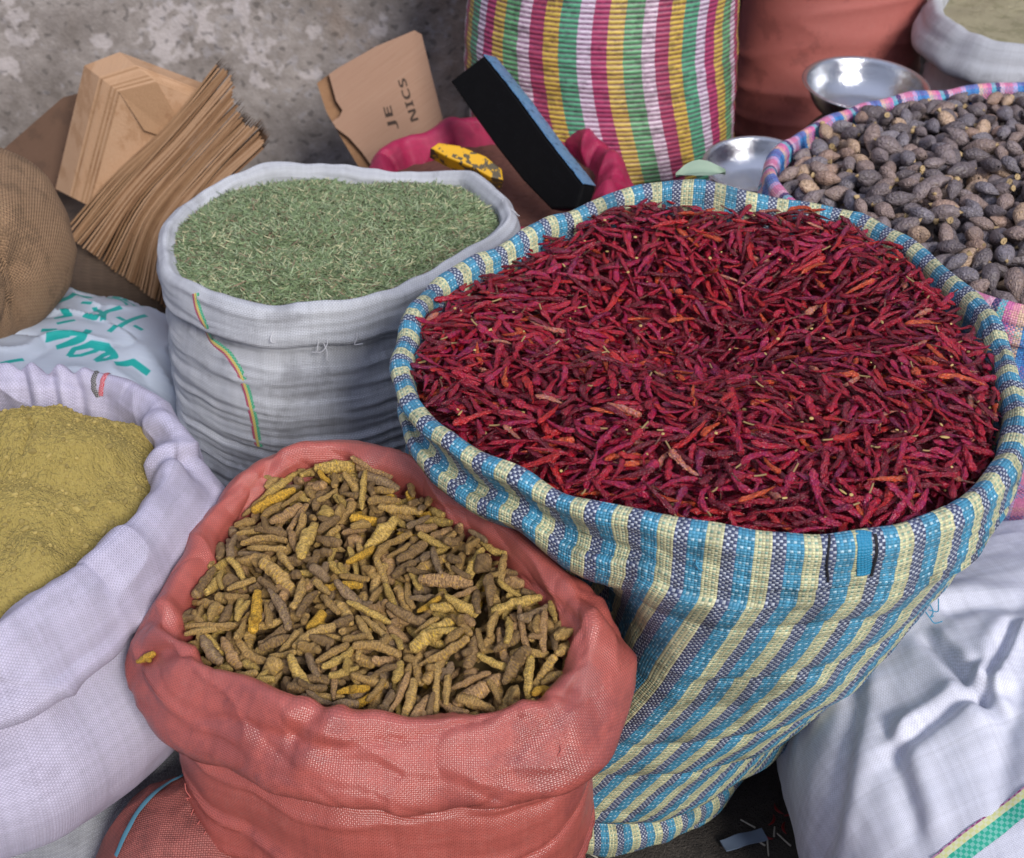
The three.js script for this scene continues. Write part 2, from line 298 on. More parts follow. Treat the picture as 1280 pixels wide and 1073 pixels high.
// distance inside a closed outline (xz) and height of the nearest outline point
function insideOf(poly) {
  const pts = poly.filter((_, i) => i % 6 === 0), n = pts.length;
  return (x, z) => {
    let c = false, best = 1e9, sw = 0, sh = 0;
    for (let i = 0, j = n - 1; i < n; j = i++) {
      const a = pts[i], b = pts[j];
      if ((a.z > z) !== (b.z > z) && x < (b.x - a.x) * (z - a.z) / (b.z - a.z) + a.x) c = !c;
      const dx = b.x - a.x, dz = b.z - a.z, t = clamp(((x - a.x) * dx + (z - a.z) * dz) / (dx * dx + dz * dz)), ex = a.x + dx * t - x, ez = a.z + dz * t - z, d = ex * ex + ez * ez;
      if (d < best) best = d;
      const w = 1 / (d + 0.0004); sw += w; sh += w * a.y;
    }
    return { d: (c ? 1 : -1) * Math.sqrt(best), h: sh / sw };
  };
}
function heapMesh(S, top, sink, rings, seg, mat, name) {
  const pts = Array.from({ length: seg }, (_, i) => S.inner[Math.floor(i * S.inner.length / seg)]);
  const P = []; for (let r = 0; r <= rings; r++) { const s = 1 - r / rings; for (let i = 0; i < seg; i++) { const x = lerp(S.cx, pts[i].x, s * 1.0), z = lerp(S.cz, pts[i].z, s * 1.0); P.push(V(x, top(x, z) - sink, z)); } }
  const Nn = gridNormals(P, seg, rings + 1, true); if (Nn[seg * 2].y < 0) Nn.forEach((n) => n.negate()); for (let i = 0; i < seg; i++) Nn[rings * seg + i].set(0, 1, 0);
  return mesh(name, gridGeo(P, Nn, seg, rings + 1, true, (i, j) => { const p = P[j * seg + (i % seg)]; return [p.x, p.z]; }, 0, rings), mat);
}

// ---------------------------------------------------------------- piles: every piece is dropped where it rests lowest on those below
function pile({ poly, top, start, count, kinds, seed, tries = 6, margin = 0.004, maxTilt = 0.7, keep, squeeze = 0.25, over = 0.006 }) {
  const r = rng(seed), inside = insideOf(poly);
  let x0 = 1e9, x1 = -1e9, z0 = 1e9, z1 = -1e9; for (const p of poly) { x0 = Math.min(x0, p.x); x1 = Math.max(x1, p.x); z0 = Math.min(z0, p.z); z1 = Math.max(z1, p.z); } x0 -= 0.012; x1 += 0.012; z0 -= 0.012; z1 += 0.012;
  const cell = 0.002, W = Math.ceil((x1 - x0) / cell) + 2, H = Math.ceil((z1 - z0) / cell) + 2, hm = new Float32Array(W * H), tp = new Float32Array(W * H), ok = new Int8Array(W * H), own = new Int32Array(W * H).fill(-1);
  for (let j = 0; j < H; j += 4) for (let i = 0; i < W; i += 4) {
    const x = x0 + (i + 2) * cell, z = z0 + (j + 2) * cell, q = inside(x, z), good = q.d > margin ? 1 : 0, t = top(x, z);
    for (let b = 0; b < 4 && j + b < H; b++) for (let a = 0; a < 4 && i + a < W; a++) { const k = (j + b) * W + i + a; ok[k] = good; tp[k] = t; hm[k] = t - start; }
  }
  const idx = (x, z) => { const i = Math.round((x - x0) / cell), j = Math.round((z - z0) / cell); return i < 0 || j < 0 || i >= W || j >= H ? -1 : j * W + i; };
  const items = [];
  for (let n = 0; n < count; n++) {
    let best = null;
    const K = kinds(r, n);
    for (let t = 0; t < tries; t++) {
      const x = lerp(x0, x1, r()), z = lerp(z0, z1, r()), yaw = r() * Math.PI * 2, k0 = idx(x, z);
      if (k0 < 0 || !ok[k0] || (keep && !keep(x, z))) { if (r() < 0.9) t -= 0.7; continue; }
      const c = Math.cos(yaw), s = Math.sin(yaw), pts = []; let bad = false;
      for (const [sx, sz, sr] of K.spine) {   // local spine x, z and radius
        const wx = x + sx * c + sz * s, wz = z - sx * s + sz * c; let h = -1e9;
        for (const q of [-0.7, 0, 0.7]) { const k = idx(wx + s * q * sr, wz + c * q * sr); if (k < 0 || !ok[k]) { bad = true; break; } h = Math.max(h, hm[k] - (q ? sr * 0.3 : 0)); }
        if (bad) break;
        pts.push([sx, h + sr * (1 - squeeze)]);
      }
      if (bad) continue;
      let y = -1e9, m = 0;
      for (const a of pts) for (const b of pts) if (a[0] <= 0 && b[0] > 0) { const mm = (b[1] - a[1]) / (b[0] - a[0]), yy = a[1] - mm * a[0]; if (yy > y) { y = yy; m = mm; } }
      if (Math.abs(m) > maxTilt) continue;
      const sc = y - tp[k0];
      if (sc > over) continue;
      if (!best || sc < best.sc) best = { sc, x, y, z, yaw, m, K };
    }
    if (!best) continue;
    const { x, y, z, yaw, m } = best, c = Math.cos(yaw), s = Math.sin(yaw);
    const id = items.length; items.push({ ...best, seen: 0, cells: 0, roll: (r() - 0.5) * (K.roll ?? 0.8) });
    const F = 3 * (K.spine.length - 1);
    for (let f = 0; f <= F; f++) {
      const g = f / 3, i = Math.min(K.spine.length - 2, Math.floor(g)), w = g - i, A = K.spine[i], B = K.spine[i + 1];
      const sx = lerp(A[0], B[0], w), sz = lerp(A[1], B[1], w), sr = lerp(A[2], B[2], w), wx = x + sx * c + sz * s, wz = z - sx * s + sz * c, wy = y + m * sx, nr = Math.ceil(sr / cell);
      const ci = Math.round((wx - x0) / cell), cj = Math.round((wz - z0) / cell);
      for (let b = -nr; b <= nr; b++) for (let a = -nr; a <= nr; a++) {
        const d2 = (a * a + b * b) * cell * cell; if (d2 > sr * sr) continue;
        const i2 = ci + a, j2 = cj + b; if (i2 < 0 || j2 < 0 || i2 >= W || j2 >= H) continue;
        const k = j2 * W + i2, h = wy + Math.sqrt(sr * sr - d2); if (h > hm[k]) { hm[k] = h; own[k] = id; }
      }
    }
  }
  for (let k = 0; k < own.length; k++) if (own[k] >= 0) items[own[k]].seen++;
  for (const it of items) {
    const [px, py, w] = toPx(V(it.x, it.y, it.z)); it.px = px; it.py = py; it.shown = px > -25 && px < PW + 25 && py > -25 && py < PH + 25 ? it.seen / (w * w) : 0;
    it.q = new THREE.Quaternion().setFromEuler(new THREE.Euler(0, it.yaw, 0)).multiply(new THREE.Quaternion().setFromAxisAngle(V(0, 0, 1), Math.atan(it.m))).multiply(new THREE.Quaternion().setFromAxisAngle(V(1, 0, 0), it.roll));
  }
  return items;
}
// scatter a finished pile: the 300 that show largest become things of their own, the rest one heap
function layPile(items, { name, label, category, group, mats, partMat, partName, heapName, heapLabel, heapMat, core, most = 300 }) {
  const order = [...items].sort((a, b) => b.shown - a.shown), own = order.slice(0, most).filter((i) => i.shown > 0), rest = order.slice(own.length);
  for (const it of own) {
    const m = mesh(name, it.K.geo, mats[it.K.mat]); m.position.set(it.x, it.y, it.z); m.quaternion.copy(it.q);
    if (it.K.extra) mesh(partName, it.K.extra, partMat[it.K.mat] ?? partMat[0], m);
    tag(m, label(it), category, group);
  }
  const geos = [], mx = new THREE.Matrix4(), one = V(1, 1, 1);
  const paint = (g, c) => { const n = g.attributes.position.count, a = new Float32Array(n * 3); for (let i = 0; i < n; i++) { a[i * 3] = c.r; a[i * 3 + 1] = c.g; a[i * 3 + 2] = c.b; } g.setAttribute('color', new THREE.BufferAttribute(a, 3)); return g; };
  for (const it of rest) {
    if (it.seen < 2) continue;
    mx.compose(V(it.x, it.y, it.z), it.q, one);
    geos.push(paint((it.K.lite ?? it.K.geo).clone().applyMatrix4(mx), mats[it.K.mat].color));
    if (it.K.extra) geos.push(paint(it.K.extra.clone().applyMatrix4(mx), (partMat[it.K.mat] ?? partMat[0]).color));
  }
  const heap = mesh(heapName, geos.length ? mergeGeometries(geos) : new THREE.BufferGeometry(), heapMat);
  if (core) { core.name = 'heap_core'; heap.add(core); }
  tag(heap, heapLabel, null, null, 'stuff');
  return own.length;
}
// a bent, tapered, lumpy body along local x (stem end at -x), rings x sides
function rod({ L, prof, bendZ = 0, bendY = 0, rings = 16, sides = 10, lump, seed, flat = 1 }) {
  const P = [], spine = [];
  const ctr = (t) => V((t - 0.5) * L, bendY * L * (0.33 - 4 * (t - 0.5) * (t - 0.5)) , bendZ * L * (0.33 - 4 * (t - 0.5) * (t - 0.5)));
  for (let j = 0; j <= rings; j++) {
    const t = j / rings, c = ctr(t), r = prof(t), tan = ctr(t + 0.01).sub(ctr(t - 0.01)).normalize(), bz = V(0, 0, 1).addScaledVector(tan, -tan.z).normalize(), by = V().crossVectors(bz, tan).normalize();
    for (let i = 0; i < sides; i++) { const a = i / sides * Math.PI * 2, k = r * (lump ? lump(t, a, seed) : 1); P.push(c.clone().addScaledVector(by, -Math.cos(a) * k * flat).addScaledVector(bz, Math.sin(a) * k)); }
  }
  const Nn = gridNormals(P, sides, rings + 1, true);
  const mid = (rings >> 1) * sides; if (Nn[mid].dot(P[mid].clone().sub(ctr(0.5))) < 0) Nn.forEach((n) => n.negate());
  const geo = gridGeo(P, Nn, sides, rings + 1, true, (i, j) => [i / sides, j / rings * 3], 0, rings);
  for (let j = 0; j <= 8; j++) { const t = j / 8, c = ctr(t); spine.push([c.x, c.z, Math.max(0.0012, prof(clamp(t, 0.04, 0.96)))]); }
  return { geo, spine, ctr };
}

// ================================================================ GROUND AND WALL
{
  const g = new THREE.PlaneGeometry(8, 8, 240, 240); g.rotateX(-Math.PI / 2); g.translate(0, 0, -1.2);
  const p = g.attributes.position; for (let i = 0; i < p.count; i++) p.setY(i, 0.004 * fbm(p.getX(i) * 9, p.getZ(i) * 9) - 0.004);
  g.computeVertexNormals(); for (let i = 0; i < g.attributes.uv.count; i++) g.attributes.uv.setXY(i, p.getX(i), p.getZ(i));
  const m = mesh('ground', g, std({ map: soiled('#4a443f', '#262220', '#6b645d', 31, { size: 0.5, amount: 1.1, W: 512 }), bumpMap: reuse(speckle, 8, 8), bumpScale: 0.004, roughness: 0.95 }));
  m.userData.kind = 'structure'; scene.add(m);
}
const WALL_Z = -2.95;
{
  const g = new THREE.BoxGeometry(6, 2.4, 0.25, 420, 170, 1); g.translate(0, 1.1, WALL_Z - 0.125);
  const p = g.attributes.position, nz = g.attributes.normal; for (let i = 0; i < p.count; i++) if (nz.getZ(i) > 0.5) { const x = p.getX(i), y = p.getY(i); p.setZ(i, WALL_Z + 0.016 * fbm(x * 2.2, y * 2.2, 3) + 0.007 * fbm(x * 14, y * 14, 5)); }
  g.computeVertexNormals();
  for (let i = 0; i < p.count; i++) g.attributes.uv.setXY(i, (p.getX(i) + 1.7) / 2.6, p.getY(i) / 1.3);
  const W = 1280, H = 640;
  const blot = [[212, 32, 0.075, 0.05], [322, 70, 0.04, 0.05], [205, 52, 0.03, 0.06], [258, 40, 0.03, 0.03], [18, 20, 0.03, 0.06], [8, 80, 0.03, 0.03], [395, 38, 0.02, 0.02], [470, 36, 0.02, 0.03], [385, 95, 0.03, 0.02], [300, 8, 0.03, 0.05], [130, 55, 0.02, 0.02]].map(([x, y, a, b]) => { const q = atZ(x, y, WALL_Z); return [q.x, q.y, a, b]; });
  const map = dataTex(W, H, (i, j) => {
    const x = (i + 0.5) / W * 2.6 - 1.7, y = (j + 0.5) / H * 1.3;
    const big = fbm(x * 2.1, y * 2.1, 1, 5), mid = fbm(x * 7, y * 7, 2, 5), fine = fbm(x * 34, y * 34, 4, 4), grit = n3(x * 170, y * 170, 6);
    let r = 0.55, g2 = 0.52, b = 0.505;
    const k = 0.2 * big + 0.3 * mid + 0.2 * fine + 0.05 * grit; r += k * 0.62; g2 += k * 0.62; b += k * 0.64;
    const br = sst(0.02, 0.3, fbm(x * 3.1 + 5, y * 2.2, 8, 5)); r += br * 0.05; g2 += br * 0.005; b -= br * 0.035;
    const wht = sst(0.12, 0.4, fbm(x * 42, y * 42, 12, 3) + 0.5 * fbm(x * 3, y * 3, 13, 3)) * 0.4; r = lerp(r, 0.66, wht); g2 = lerp(g2, 0.65, wht); b = lerp(b, 0.68, wht);
    let pl = 0; const rag = 2.6 * fbm(x * 30, y * 30, 15, 4); for (const [bx, by, a, c] of blot) { const d = Math.hypot((x - bx) / a, (y - by) / c) + rag; pl = Math.max(pl, sst(1.05, 0.5, d)); }
    r = lerp(r, 0.82, pl * 0.5); g2 = lerp(g2, 0.79, pl * 0.5); b = lerp(b, 0.8, pl * 0.5);
    const pit = sst(0.34, 0.45, n3(x * 60, y * 60, 30)); r *= 1 - 0.2 * pit; g2 *= 1 - 0.2 * pit; b *= 1 - 0.2 * pit;
    return [r, g2, b];
  });
  map.wrapS = map.wrapT = THREE.MirroredRepeatWrapping;
  const m = mesh('concrete_wall', g, std({ map, bumpMap: reuse(speckle, 7.3, 3.1), bumpScale: 0.0015, roughness: 0.93 }));
  tag(m, 'rough grey concrete wall with white stains behind the sacks', 'wall');
}

const segDist = (p, poly) => { let best = 1e9, s = 0, tt = 0; for (let i = 0; i < poly.length - 1; i++) { const a = poly[i], b = poly[i + 1], dx = b.x - a.x, dz = b.z - a.z, t = clamp(((p.x - a.x) * dx + (p.z - a.z) * dz) / (dx * dx + dz * dz)), ex = p.x - a.x - dx * t, ez = p.z - a.z - dz * t, d = Math.hypot(ex, ez); if (d < best) { best = d; s = Math.sign(ex * dz - ez * dx) || 1; tt = (i + t) / (poly.length - 1); } } return [best * s, tt]; };
const creases = (list) => { const L = list.map(({ px, h, depth, w }) => ({ poly: px.map(([x, y]) => at(x, y, h)), depth, w })); return (p) => { let d = 0; for (const { poly, depth, w } of L) { const [s, t] = segDist(p, poly), fade = sst(0, 0.18, t) * sst(1, 0.82, t) + 0.15; d += fade * depth * (-1.2 * Math.exp(-(s / w) * (s / w)) + 0.9 * Math.exp(-Math.pow((s - 1.7 * w) / (1.3 * w), 2)) + 0.5 * Math.exp(-Math.pow((s + 2.2 * w) / (1.8 * w), 2))); } return d; }; };

// ================================================================ OPEN SACKS
const chilliSack = sack({
  name: 'woven_sack', label: 'large blue and cream striped woven sack full of dried red chillies', seed: 3, N: 640, rowsCuff: 40, rowsBody: 170,
  rim: [[868, 226, 0.622], [920, 238, 0.612], [985, 249, 0.605], [1060, 264, 0.6], [1130, 298, 0.6], [1190, 343, 0.6], [1238, 398, 0.6], [1263, 465, 0.6], [1268, 540, 0.6], [1240, 602, 0.6], [1185, 640, 0.6], [1110, 660, 0.6], [1020, 670, 0.6], [920, 666, 0.6], [820, 647, 0.6], [720, 614, 0.6], [620, 577, 0.6], [548, 533, 0.6], [510, 490, 0.6], [500, 440, 0.6], [522, 380, 0.6], [580, 328, 0.6], [660, 288, 0.6], [750, 250, 0.605], [820, 228, 0.617]],
  base: { x: 0.1, z: -1.235, rx: 0.215, rz: 0.235 }, bend: 0.95, knee: 0.8, twist: 0.3, wave: 0.007, tile: 0.0392,
  bulge: (t, u, p) => 0.022 * Math.sin(Math.PI * Math.pow(t, 0.9)) - 0.016 * Math.exp(-Math.pow((t - 0.8) / 0.03, 2)) + 0.012 * Math.exp(-Math.pow((t - 0.7) / 0.06, 2)) - 0.13 * sst(0.2, 0.02, p.x) * sst(-1.3, -1.08, p.z) * sst(-0.02, 0.22, t) * sst(1, 0.55, t),
  cuff: rollCuff({ inDepth: 0.05, t: 0.017, drop: (u, p) => 0.056 + 0.016 * n3(p.x * 9, p.z * 9, 4), flare: (u, p) => lerp(0.002, -0.02, sst(0.2, 0.02, p.x) * sst(-1.3, -1.08, p.z)), tuck: 0.0005 }),
  disp: (um, vm, u, t) => {
    const c = t === 0;
    let d = 0.0022 * n3(um * 16, vm * 26, 2) + 0.0012 * ridge(um * 5, vm * 110, 4);
    if (c) d += 0.0032 * ridge(um * 9, vm * 70 + 2 * n3(um * 7, 0, 5), 6) * 0.6;
    else d += 0.005 * n3(um * 4 + vm * 5, vm * 9, 8) + 0.004 * Math.pow(Math.max(0, ridge(um * 3.2 + vm * 4, vm * 7 - um * 2, 9)), 3) - 0.004 * Math.pow(Math.max(0, ridge(um * 2.1 - vm * 3, vm * 10, 12)), 6);
    return d;
  },
  mat: M.chilliCloth, inset: 0.014,
});
const turmericFolds = creases([
  { px: [[425, 884], [395, 905], [350, 918]], h: 0.45, depth: 0.012, w: 0.008 }, { px: [[650, 878], [690, 884], [730, 862]], h: 0.46, depth: 0.012, w: 0.008 }, { px: [[175, 762], [205, 780], [235, 800]], h: 0.45, depth: 0.014, w: 0.008 }, { px: [[165, 800], [200, 812], [245, 828]], h: 0.45, depth: 0.01, w: 0.007 },
  { px: [[725, 742], [745, 760], [770, 770]], h: 0.49, depth: 0.014, w: 0.008 }, { px: [[560, 600], [590, 625], [600, 650]], h: 0.49, depth: 0.006, w: 0.006 }, { px: [[345, 560], [330, 590], [300, 600]], h: 0.48, depth: 0.008, w: 0.007 }]);
const turmericSack = sack({
  name: 'woven_sack', label: 'salmon pink woven sack filled with dried turmeric roots', seed: 11, N: 560, rowsCuff: 60, rowsBody: 130,
  rim: [[430, 553, 0.49], [485, 560, 0.5], [548, 594, 0.5], [612, 640, 0.5], [675, 693, 0.5], [721, 740, 0.497], [737, 786, 0.49], [720, 842, 0.477], [677, 881, 0.467], [600, 898, 0.462], [500, 900, 0.46], [410, 893, 0.46], [315, 858, 0.46], [235, 822, 0.455], [203, 775, 0.455], [240, 690, 0.46], [276, 625, 0.47], [322, 580, 0.478], [375, 558, 0.485]],
  base: { x: -0.115, z: -0.965, rx: 0.165, rz: 0.15 }, bend: 1.15, wave: 0.005, tile: 0.0048,
  bulge: (t) => 0.028 * Math.sin(Math.PI * Math.pow(t, 0.7)),
  cuff: rollCuff({ inDepth: 0.055, t: 0.026, drop: (u, p) => lerp(0.03, 0.072, sst(-1.15, -0.85, p.z)), flare: (u, p) => lerp(0.004, 0.03, sst(-1.1, -0.85, p.z)), tuck: 0.034 }),
  disp: (um, vm, u, t, p) => {
    let d = 0.0016 * n3(um * 30, vm * 34, 2);
    if (t === 0) d += 0.3 * turmericFolds(p) + 0.0045 * n3(um * 12 + vm * 12, vm * 20, 4) + 0.0045 * Math.pow(Math.max(0, ridge(um * 7 + vm * 9, vm * 14, 5)), 4) - 0.004 * Math.pow(Math.max(0, ridge(um * 5 - vm * 12, vm * 9, 15)), 8) - 0.0014 * Math.pow(Math.max(0, ridge(um * 13 + vm * 20, vm * 18, 17)), 9);
    else d += 0.007 * n3(um * 5 - vm * 6, vm * 13, 6) + 0.005 * Math.pow(Math.max(0, ridge(um * 3 + vm * 3, vm * 15, 7)), 5) - 0.005 * Math.pow(Math.max(0, ridge(um * 3 - vm * 7, vm * 11, 8)), 8);
    return d;
  },
  mat: M.salmon, inset: 0.016,
});
const rosemarySack = sack({
  name: 'woven_sack', label: 'greyish white woven sack of dried rosemary leaves with striped seam', seed: 21, N: 520, rowsCuff: 44, rowsBody: 150,
  rim: [[400, 205, 0.51], [470, 213, 0.505], [530, 213, 0.505], [580, 214, 0.51], [620, 238, 0.51], [636, 268, 0.505], [606, 298, 0.5], [548, 335, 0.5], [480, 364, 0.5], [400, 380, 0.5], [315, 378, 0.5], [245, 358, 0.5], [212, 334, 0.5], [206, 300, 0.5], [226, 260, 0.5], [272, 228, 0.505], [330, 208, 0.51]],
  base: { x: -0.235, z: -1.66, rx: 0.205, rz: 0.2 }, bend: 1.9, wave: 0.006, tile: 0.0038,
  bulge: 0.012,
  cuff: rollCuff({ inDepth: 0.045, t: 0.018, drop: (u, p) => lerp(0.03, 0.052, sst(-1.75, -1.5, p.z)), flare: 0.004, tuck: 0.008 }),
  disp: (um, vm, u, t) => {
    if (t === 0) return 0.0028 * n3(um * 14, vm * 36, 2) + 0.0022 * ridge(um * 6, vm * 75, 3);
    const a = sst(0, 0.08, t);
    return a * (0.0042 * Math.pow(Math.max(0, 0.5 + 0.5 * ridge(um * 2.4 + 0.6 * n3(um * 5, vm * 5, 1), vm * 34, 4)), 2) + 0.0032 * ridge(um * 3.5, vm * 70, 5) + 0.0016 * ridge(um * 6, vm * 150, 15) + 0.005 * n3(um * 5, vm * 8, 6)) + 0.001 * n3(um * 40, vm * 60, 7);
  },
  mat: M.greyWhite, inset: 0.012,
});
const cuminFolds = creases([
  { px: [[160, 532], [196, 548], [228, 572], [248, 596]], h: 0.49, depth: 0.014, w: 0.009 }, { px: [[130, 606], [180, 612], [225, 600], [248, 592]], h: 0.47, depth: 0.012, w: 0.008 }, { px: [[40, 710], [75, 694], [110, 706]], h: 0.47, depth: 0.008, w: 0.007 },
  { px: [[24, 448], [28, 470], [38, 496]], h: 0.5, depth: 0.012, w: 0.006 }, { px: [[60, 446], [62, 470], [70, 500]], h: 0.5, depth: 0.011, w: 0.006 }, { px: [[96, 450], [92, 475], [104, 500]], h: 0.5, depth: 0.008, w: 0.006 }, { px: [[0, 735], [30, 742], [60, 770]], h: 0.46, depth: 0.009, w: 0.008 }]);
const cuminSack = sack({
  name: 'woven_sack', label: 'lilac white woven sack of ground cumin with wide folded rim', seed: 31, N: 560, rowsCuff: 70, rowsBody: 130,
  rim: [[-60, 464, 0.5], [0, 462, 0.505], [60, 459, 0.51], [120, 466, 0.505], [178, 494, 0.5], [214, 538, 0.5], [216, 586, 0.5], [178, 638, 0.5], [112, 698, 0.5], [40, 744, 0.5], [-40, 785, 0.5], [-150, 800, 0.5], [-250, 730, 0.5], [-280, 610, 0.5], [-200, 520, 0.5], [-120, 490, 0.5]],
  base: { x: -0.57, z: -1.1, rx: 0.17, rz: 0.17, y: 0.155 }, bend: 2.2, wave: 0.006, tile: 0.0046,
  bulge: (t) => 0.06 * Math.sin(Math.PI * Math.pow(t, 0.9)),
  cuff: rollCuff({ inDepth: 0.05, t: 0.03, drop: (u, p) => lerp(0.035, 0.085, sst(-1.32, -1.12, p.z)), flare: (u, p) => lerp(0.004, 0.026, sst(-1.3, -1.1, p.z)), tuck: 0.012 }),
  disp: (um, vm, u, t, p) => {
    if (t === 0) return 0.42 * cuminFolds(p) + 0.006 * n3(um * 10 + vm * 7, vm * 15, 2) + 0.005 * Math.pow(Math.max(0, ridge(um * 6.5, vm * 10 + um * 4, 3)), 4) - 0.004 * Math.pow(Math.max(0, ridge(um * 7, vm * 6, 13)), 8) + 0.0012 * n3(um * 40, vm * 40, 4);
    return 0.004 * n3(um * 6, vm * 9, 5) + 0.0012 * n3(um * 25, vm * 25, 6);
  },
  mat: M.lilac, inset: 0.018,
});
const podSack = sack({
  name: 'woven_sack', label: 'pink and blue plaid woven sack of dried cardamom pods', seed: 41, N: 480, rowsCuff: 36, rowsBody: 90,
  rim: [[1190, 112, 0.535], [1280, 104, 0.535], [1390, 108, 0.53], [1490, 150, 0.53], [1530, 230, 0.53], [1480, 320, 0.53], [1390, 378, 0.53], [1290, 388, 0.53], [1215, 366, 0.53], [1140, 326, 0.53], [1060, 284, 0.53], [985, 246, 0.53], [962, 216, 0.53], [988, 176, 0.53], [1042, 143, 0.535], [1110, 124, 0.535]],
  base: { x: 0.7, z: -1.72, rx: 0.29, rz: 0.29 }, bend: 1.6, wave: 0.006, tile: 0.0936, bulge: 0.03,
  cuff: rollCuff({ inDepth: 0.05, t: 0.016, drop: 0.045, flare: 0.004, tuck: 0.008 }),
  disp: (um, vm, u, t) => (t === 0 ? 0.003 * n3(um * 15, vm * 30, 2) + 0.003 * ridge(um * 8, vm * 55, 3) : 0.004 * n3(um * 5, vm * 9, 4)),
  mat: M.plaidCloth, inset: 0.012,
});
const magentaSack = sack({
  name: 'woven_sack', label: 'small crumpled magenta sack with brown powder before rainbow striped sack', seed: 51, N: 360, rowsCuff: 40, rowsBody: 60,
  rim: [[600, 152, 0.42], [660, 150, 0.42], [715, 162, 0.42], [756, 184, 0.42], [772, 216, 0.42], [745, 252, 0.41], [690, 272, 0.41], [620, 280, 0.41], [545, 262, 0.41], [494, 226, 0.41], [480, 192, 0.415], [508, 174, 0.42], [552, 160, 0.425]],
  base: { x: 0.0, z: -2.02, rx: 0.16, rz: 0.15 }, bend: 1.6, wave: 0.01, tile: 0.0044, bulge: 0.02,
  cuff: rollCuff({ inDepth: 0.05, t: 0.032, drop: 0.07, flare: 0.012, tuck: 0.01 }),
  disp: (um, vm, u, t) => 0.008 * n3(um * 11, vm * 16, 2) + 0.008 * Math.pow(Math.max(0, ridge(um * 7 + vm * 6, vm * 9, 3)), 3) - 0.006 * Math.pow(Math.max(0, ridge(um * 8, vm * 5 + um * 3, 5)), 5),
  mat: M.magenta, inset: 0.022,
});
const greySpiceSack = sack({
  name: 'woven_sack', label: 'off white woven sack of pale greenish spice behind plaid sack', seed: 61, N: 320, rowsCuff: 36, rowsBody: 60,
  rim: [[1300, -42, 0.56], [1400, -40, 0.56], [1460, 0, 0.56], [1440, 40, 0.56], [1370, 58, 0.56], [1290, 56, 0.56], [1222, 44, 0.56], [1180, 20, 0.56], [1172, -6, 0.56], [1215, -32, 0.56]],
  base: { x: 0.97, z: -2.45, rx: 0.2, rz: 0.18 }, bend: 1.7, wave: 0.006, tile: 0.0044, bulge: 0.03,
  cuff: rollCuff({ inDepth: 0.04, t: 0.024, drop: 0.07, flare: 0.02, tuck: 0.03 }),
  disp: (um, vm, u, t) => 0.005 * n3(um * 8, vm * 20, 2) + 0.003 * ridge(um * 3, vm * 50, 3),
  mat: M.greyWhite, inset: 0.016,
});

// ================================================================ CLOSED SACKS
// a full, slumped sack: rounded box; uv in metres from the top outward
function pillow(o) {
  const { c, s, e = 2.6, yaw = 0, N = 200, R = 130, disp, mat, cut = 0 } = o, P = [], uvs = [];
  const pw = (v, k) => Math.sign(v) * Math.pow(Math.abs(v), 2 / k), cy = Math.cos(yaw), sy = Math.sin(yaw);
  const ev = o.ev ?? e;
  for (let j = 0; j < R; j++) for (let i = 0; i < N; i++) {
    const th = i / N * Math.PI * 2, ph = (j + 0.35) / (R - 0.3) * Math.PI, lx = s[0] * pw(Math.sin(ph), ev) * pw(Math.cos(th), e), lz = s[2] * pw(Math.sin(ph), ev) * pw(Math.sin(th), e), ly = s[1] * pw(Math.cos(ph), ev);
    P.push(V(c[0] + lx * cy + lz * sy, c[1] + ly, c[2] - lx * sy + lz * cy)); uvs.push([lx, lz]);
  }
  // true lengths along each meridian
  for (let i = 0; i < N; i++) { let L = 0; const th = i / N * Math.PI * 2; for (let j = 0; j < R; j++) { if (j) L += P[j * N + i].distanceTo(P[(j - 1) * N + i]); uvs[j * N + i] = [L * Math.cos(th), L * Math.sin(th)]; } }
  let Nn = gridNormals(P, N, R, true); const k0 = (R >> 1) * N; const f = Nn[k0].dot(P[k0].clone().sub(V(...c))) < 0 ? -1 : 1;
  if (disp) { P.forEach((p, k) => { const d = disp(p, uvs[k][0], uvs[k][1], Nn[k].clone().multiplyScalar(f)); p.addScaledVector(Nn[k], f * d); p.y = Math.max(p.y, 0.001); }); Nn = gridNormals(P, N, R, true); }
  if (f < 0) Nn.forEach((n) => n.negate());
  return { geo: gridGeo(P, Nn, N, R, true, (i, j) => uvs[j * N + (i % N)], 0, R - 1), P, Nn, uvs };
}
function closedSack(o) {
  const b = pillow(o), g = thing(o.name ?? 'filled_sack', o.label, 'sack'); mesh('body', b.geo, o.mat, g);
  return { g, P: b.P, Nn: b.Nn, uvs: b.uvs };
}
const whiteCreases = creases([
  { px: [[1150, 790], [1185, 830], [1225, 880], [1258, 915]], h: 0.33, depth: 0.014, w: 0.007 },
  { px: [[1268, 785], [1255, 815], [1240, 850], [1228, 885]], h: 0.34, depth: 0.013, w: 0.006 },
  { px: [[1225, 840], [1210, 860], [1200, 875]], h: 0.33, depth: 0.008, w: 0.007 },
  { px: [[1110, 945], [1160, 920], [1210, 905], [1262, 916]], h: 0.3, depth: 0.013, w: 0.008 },
  { px: [[1100, 950], [1110, 985], [1130, 1030], [1150, 1080]], h: 0.24, depth: 0.01, w: 0.009 },
  { px: [[1280, 880], [1262, 916], [1250, 970], [1255, 1040]], h: 0.3, depth: 0.008, w: 0.014 },
  { px: [[1055, 900], [1060, 960], [1050, 1020], [1045, 1080]], h: 0.2, depth: 0.008, w: 0.009 },
  { px: [[1170, 770], [1220, 765], [1290, 775]], h: 0.34, depth: 0.01, w: 0.014 },
]);
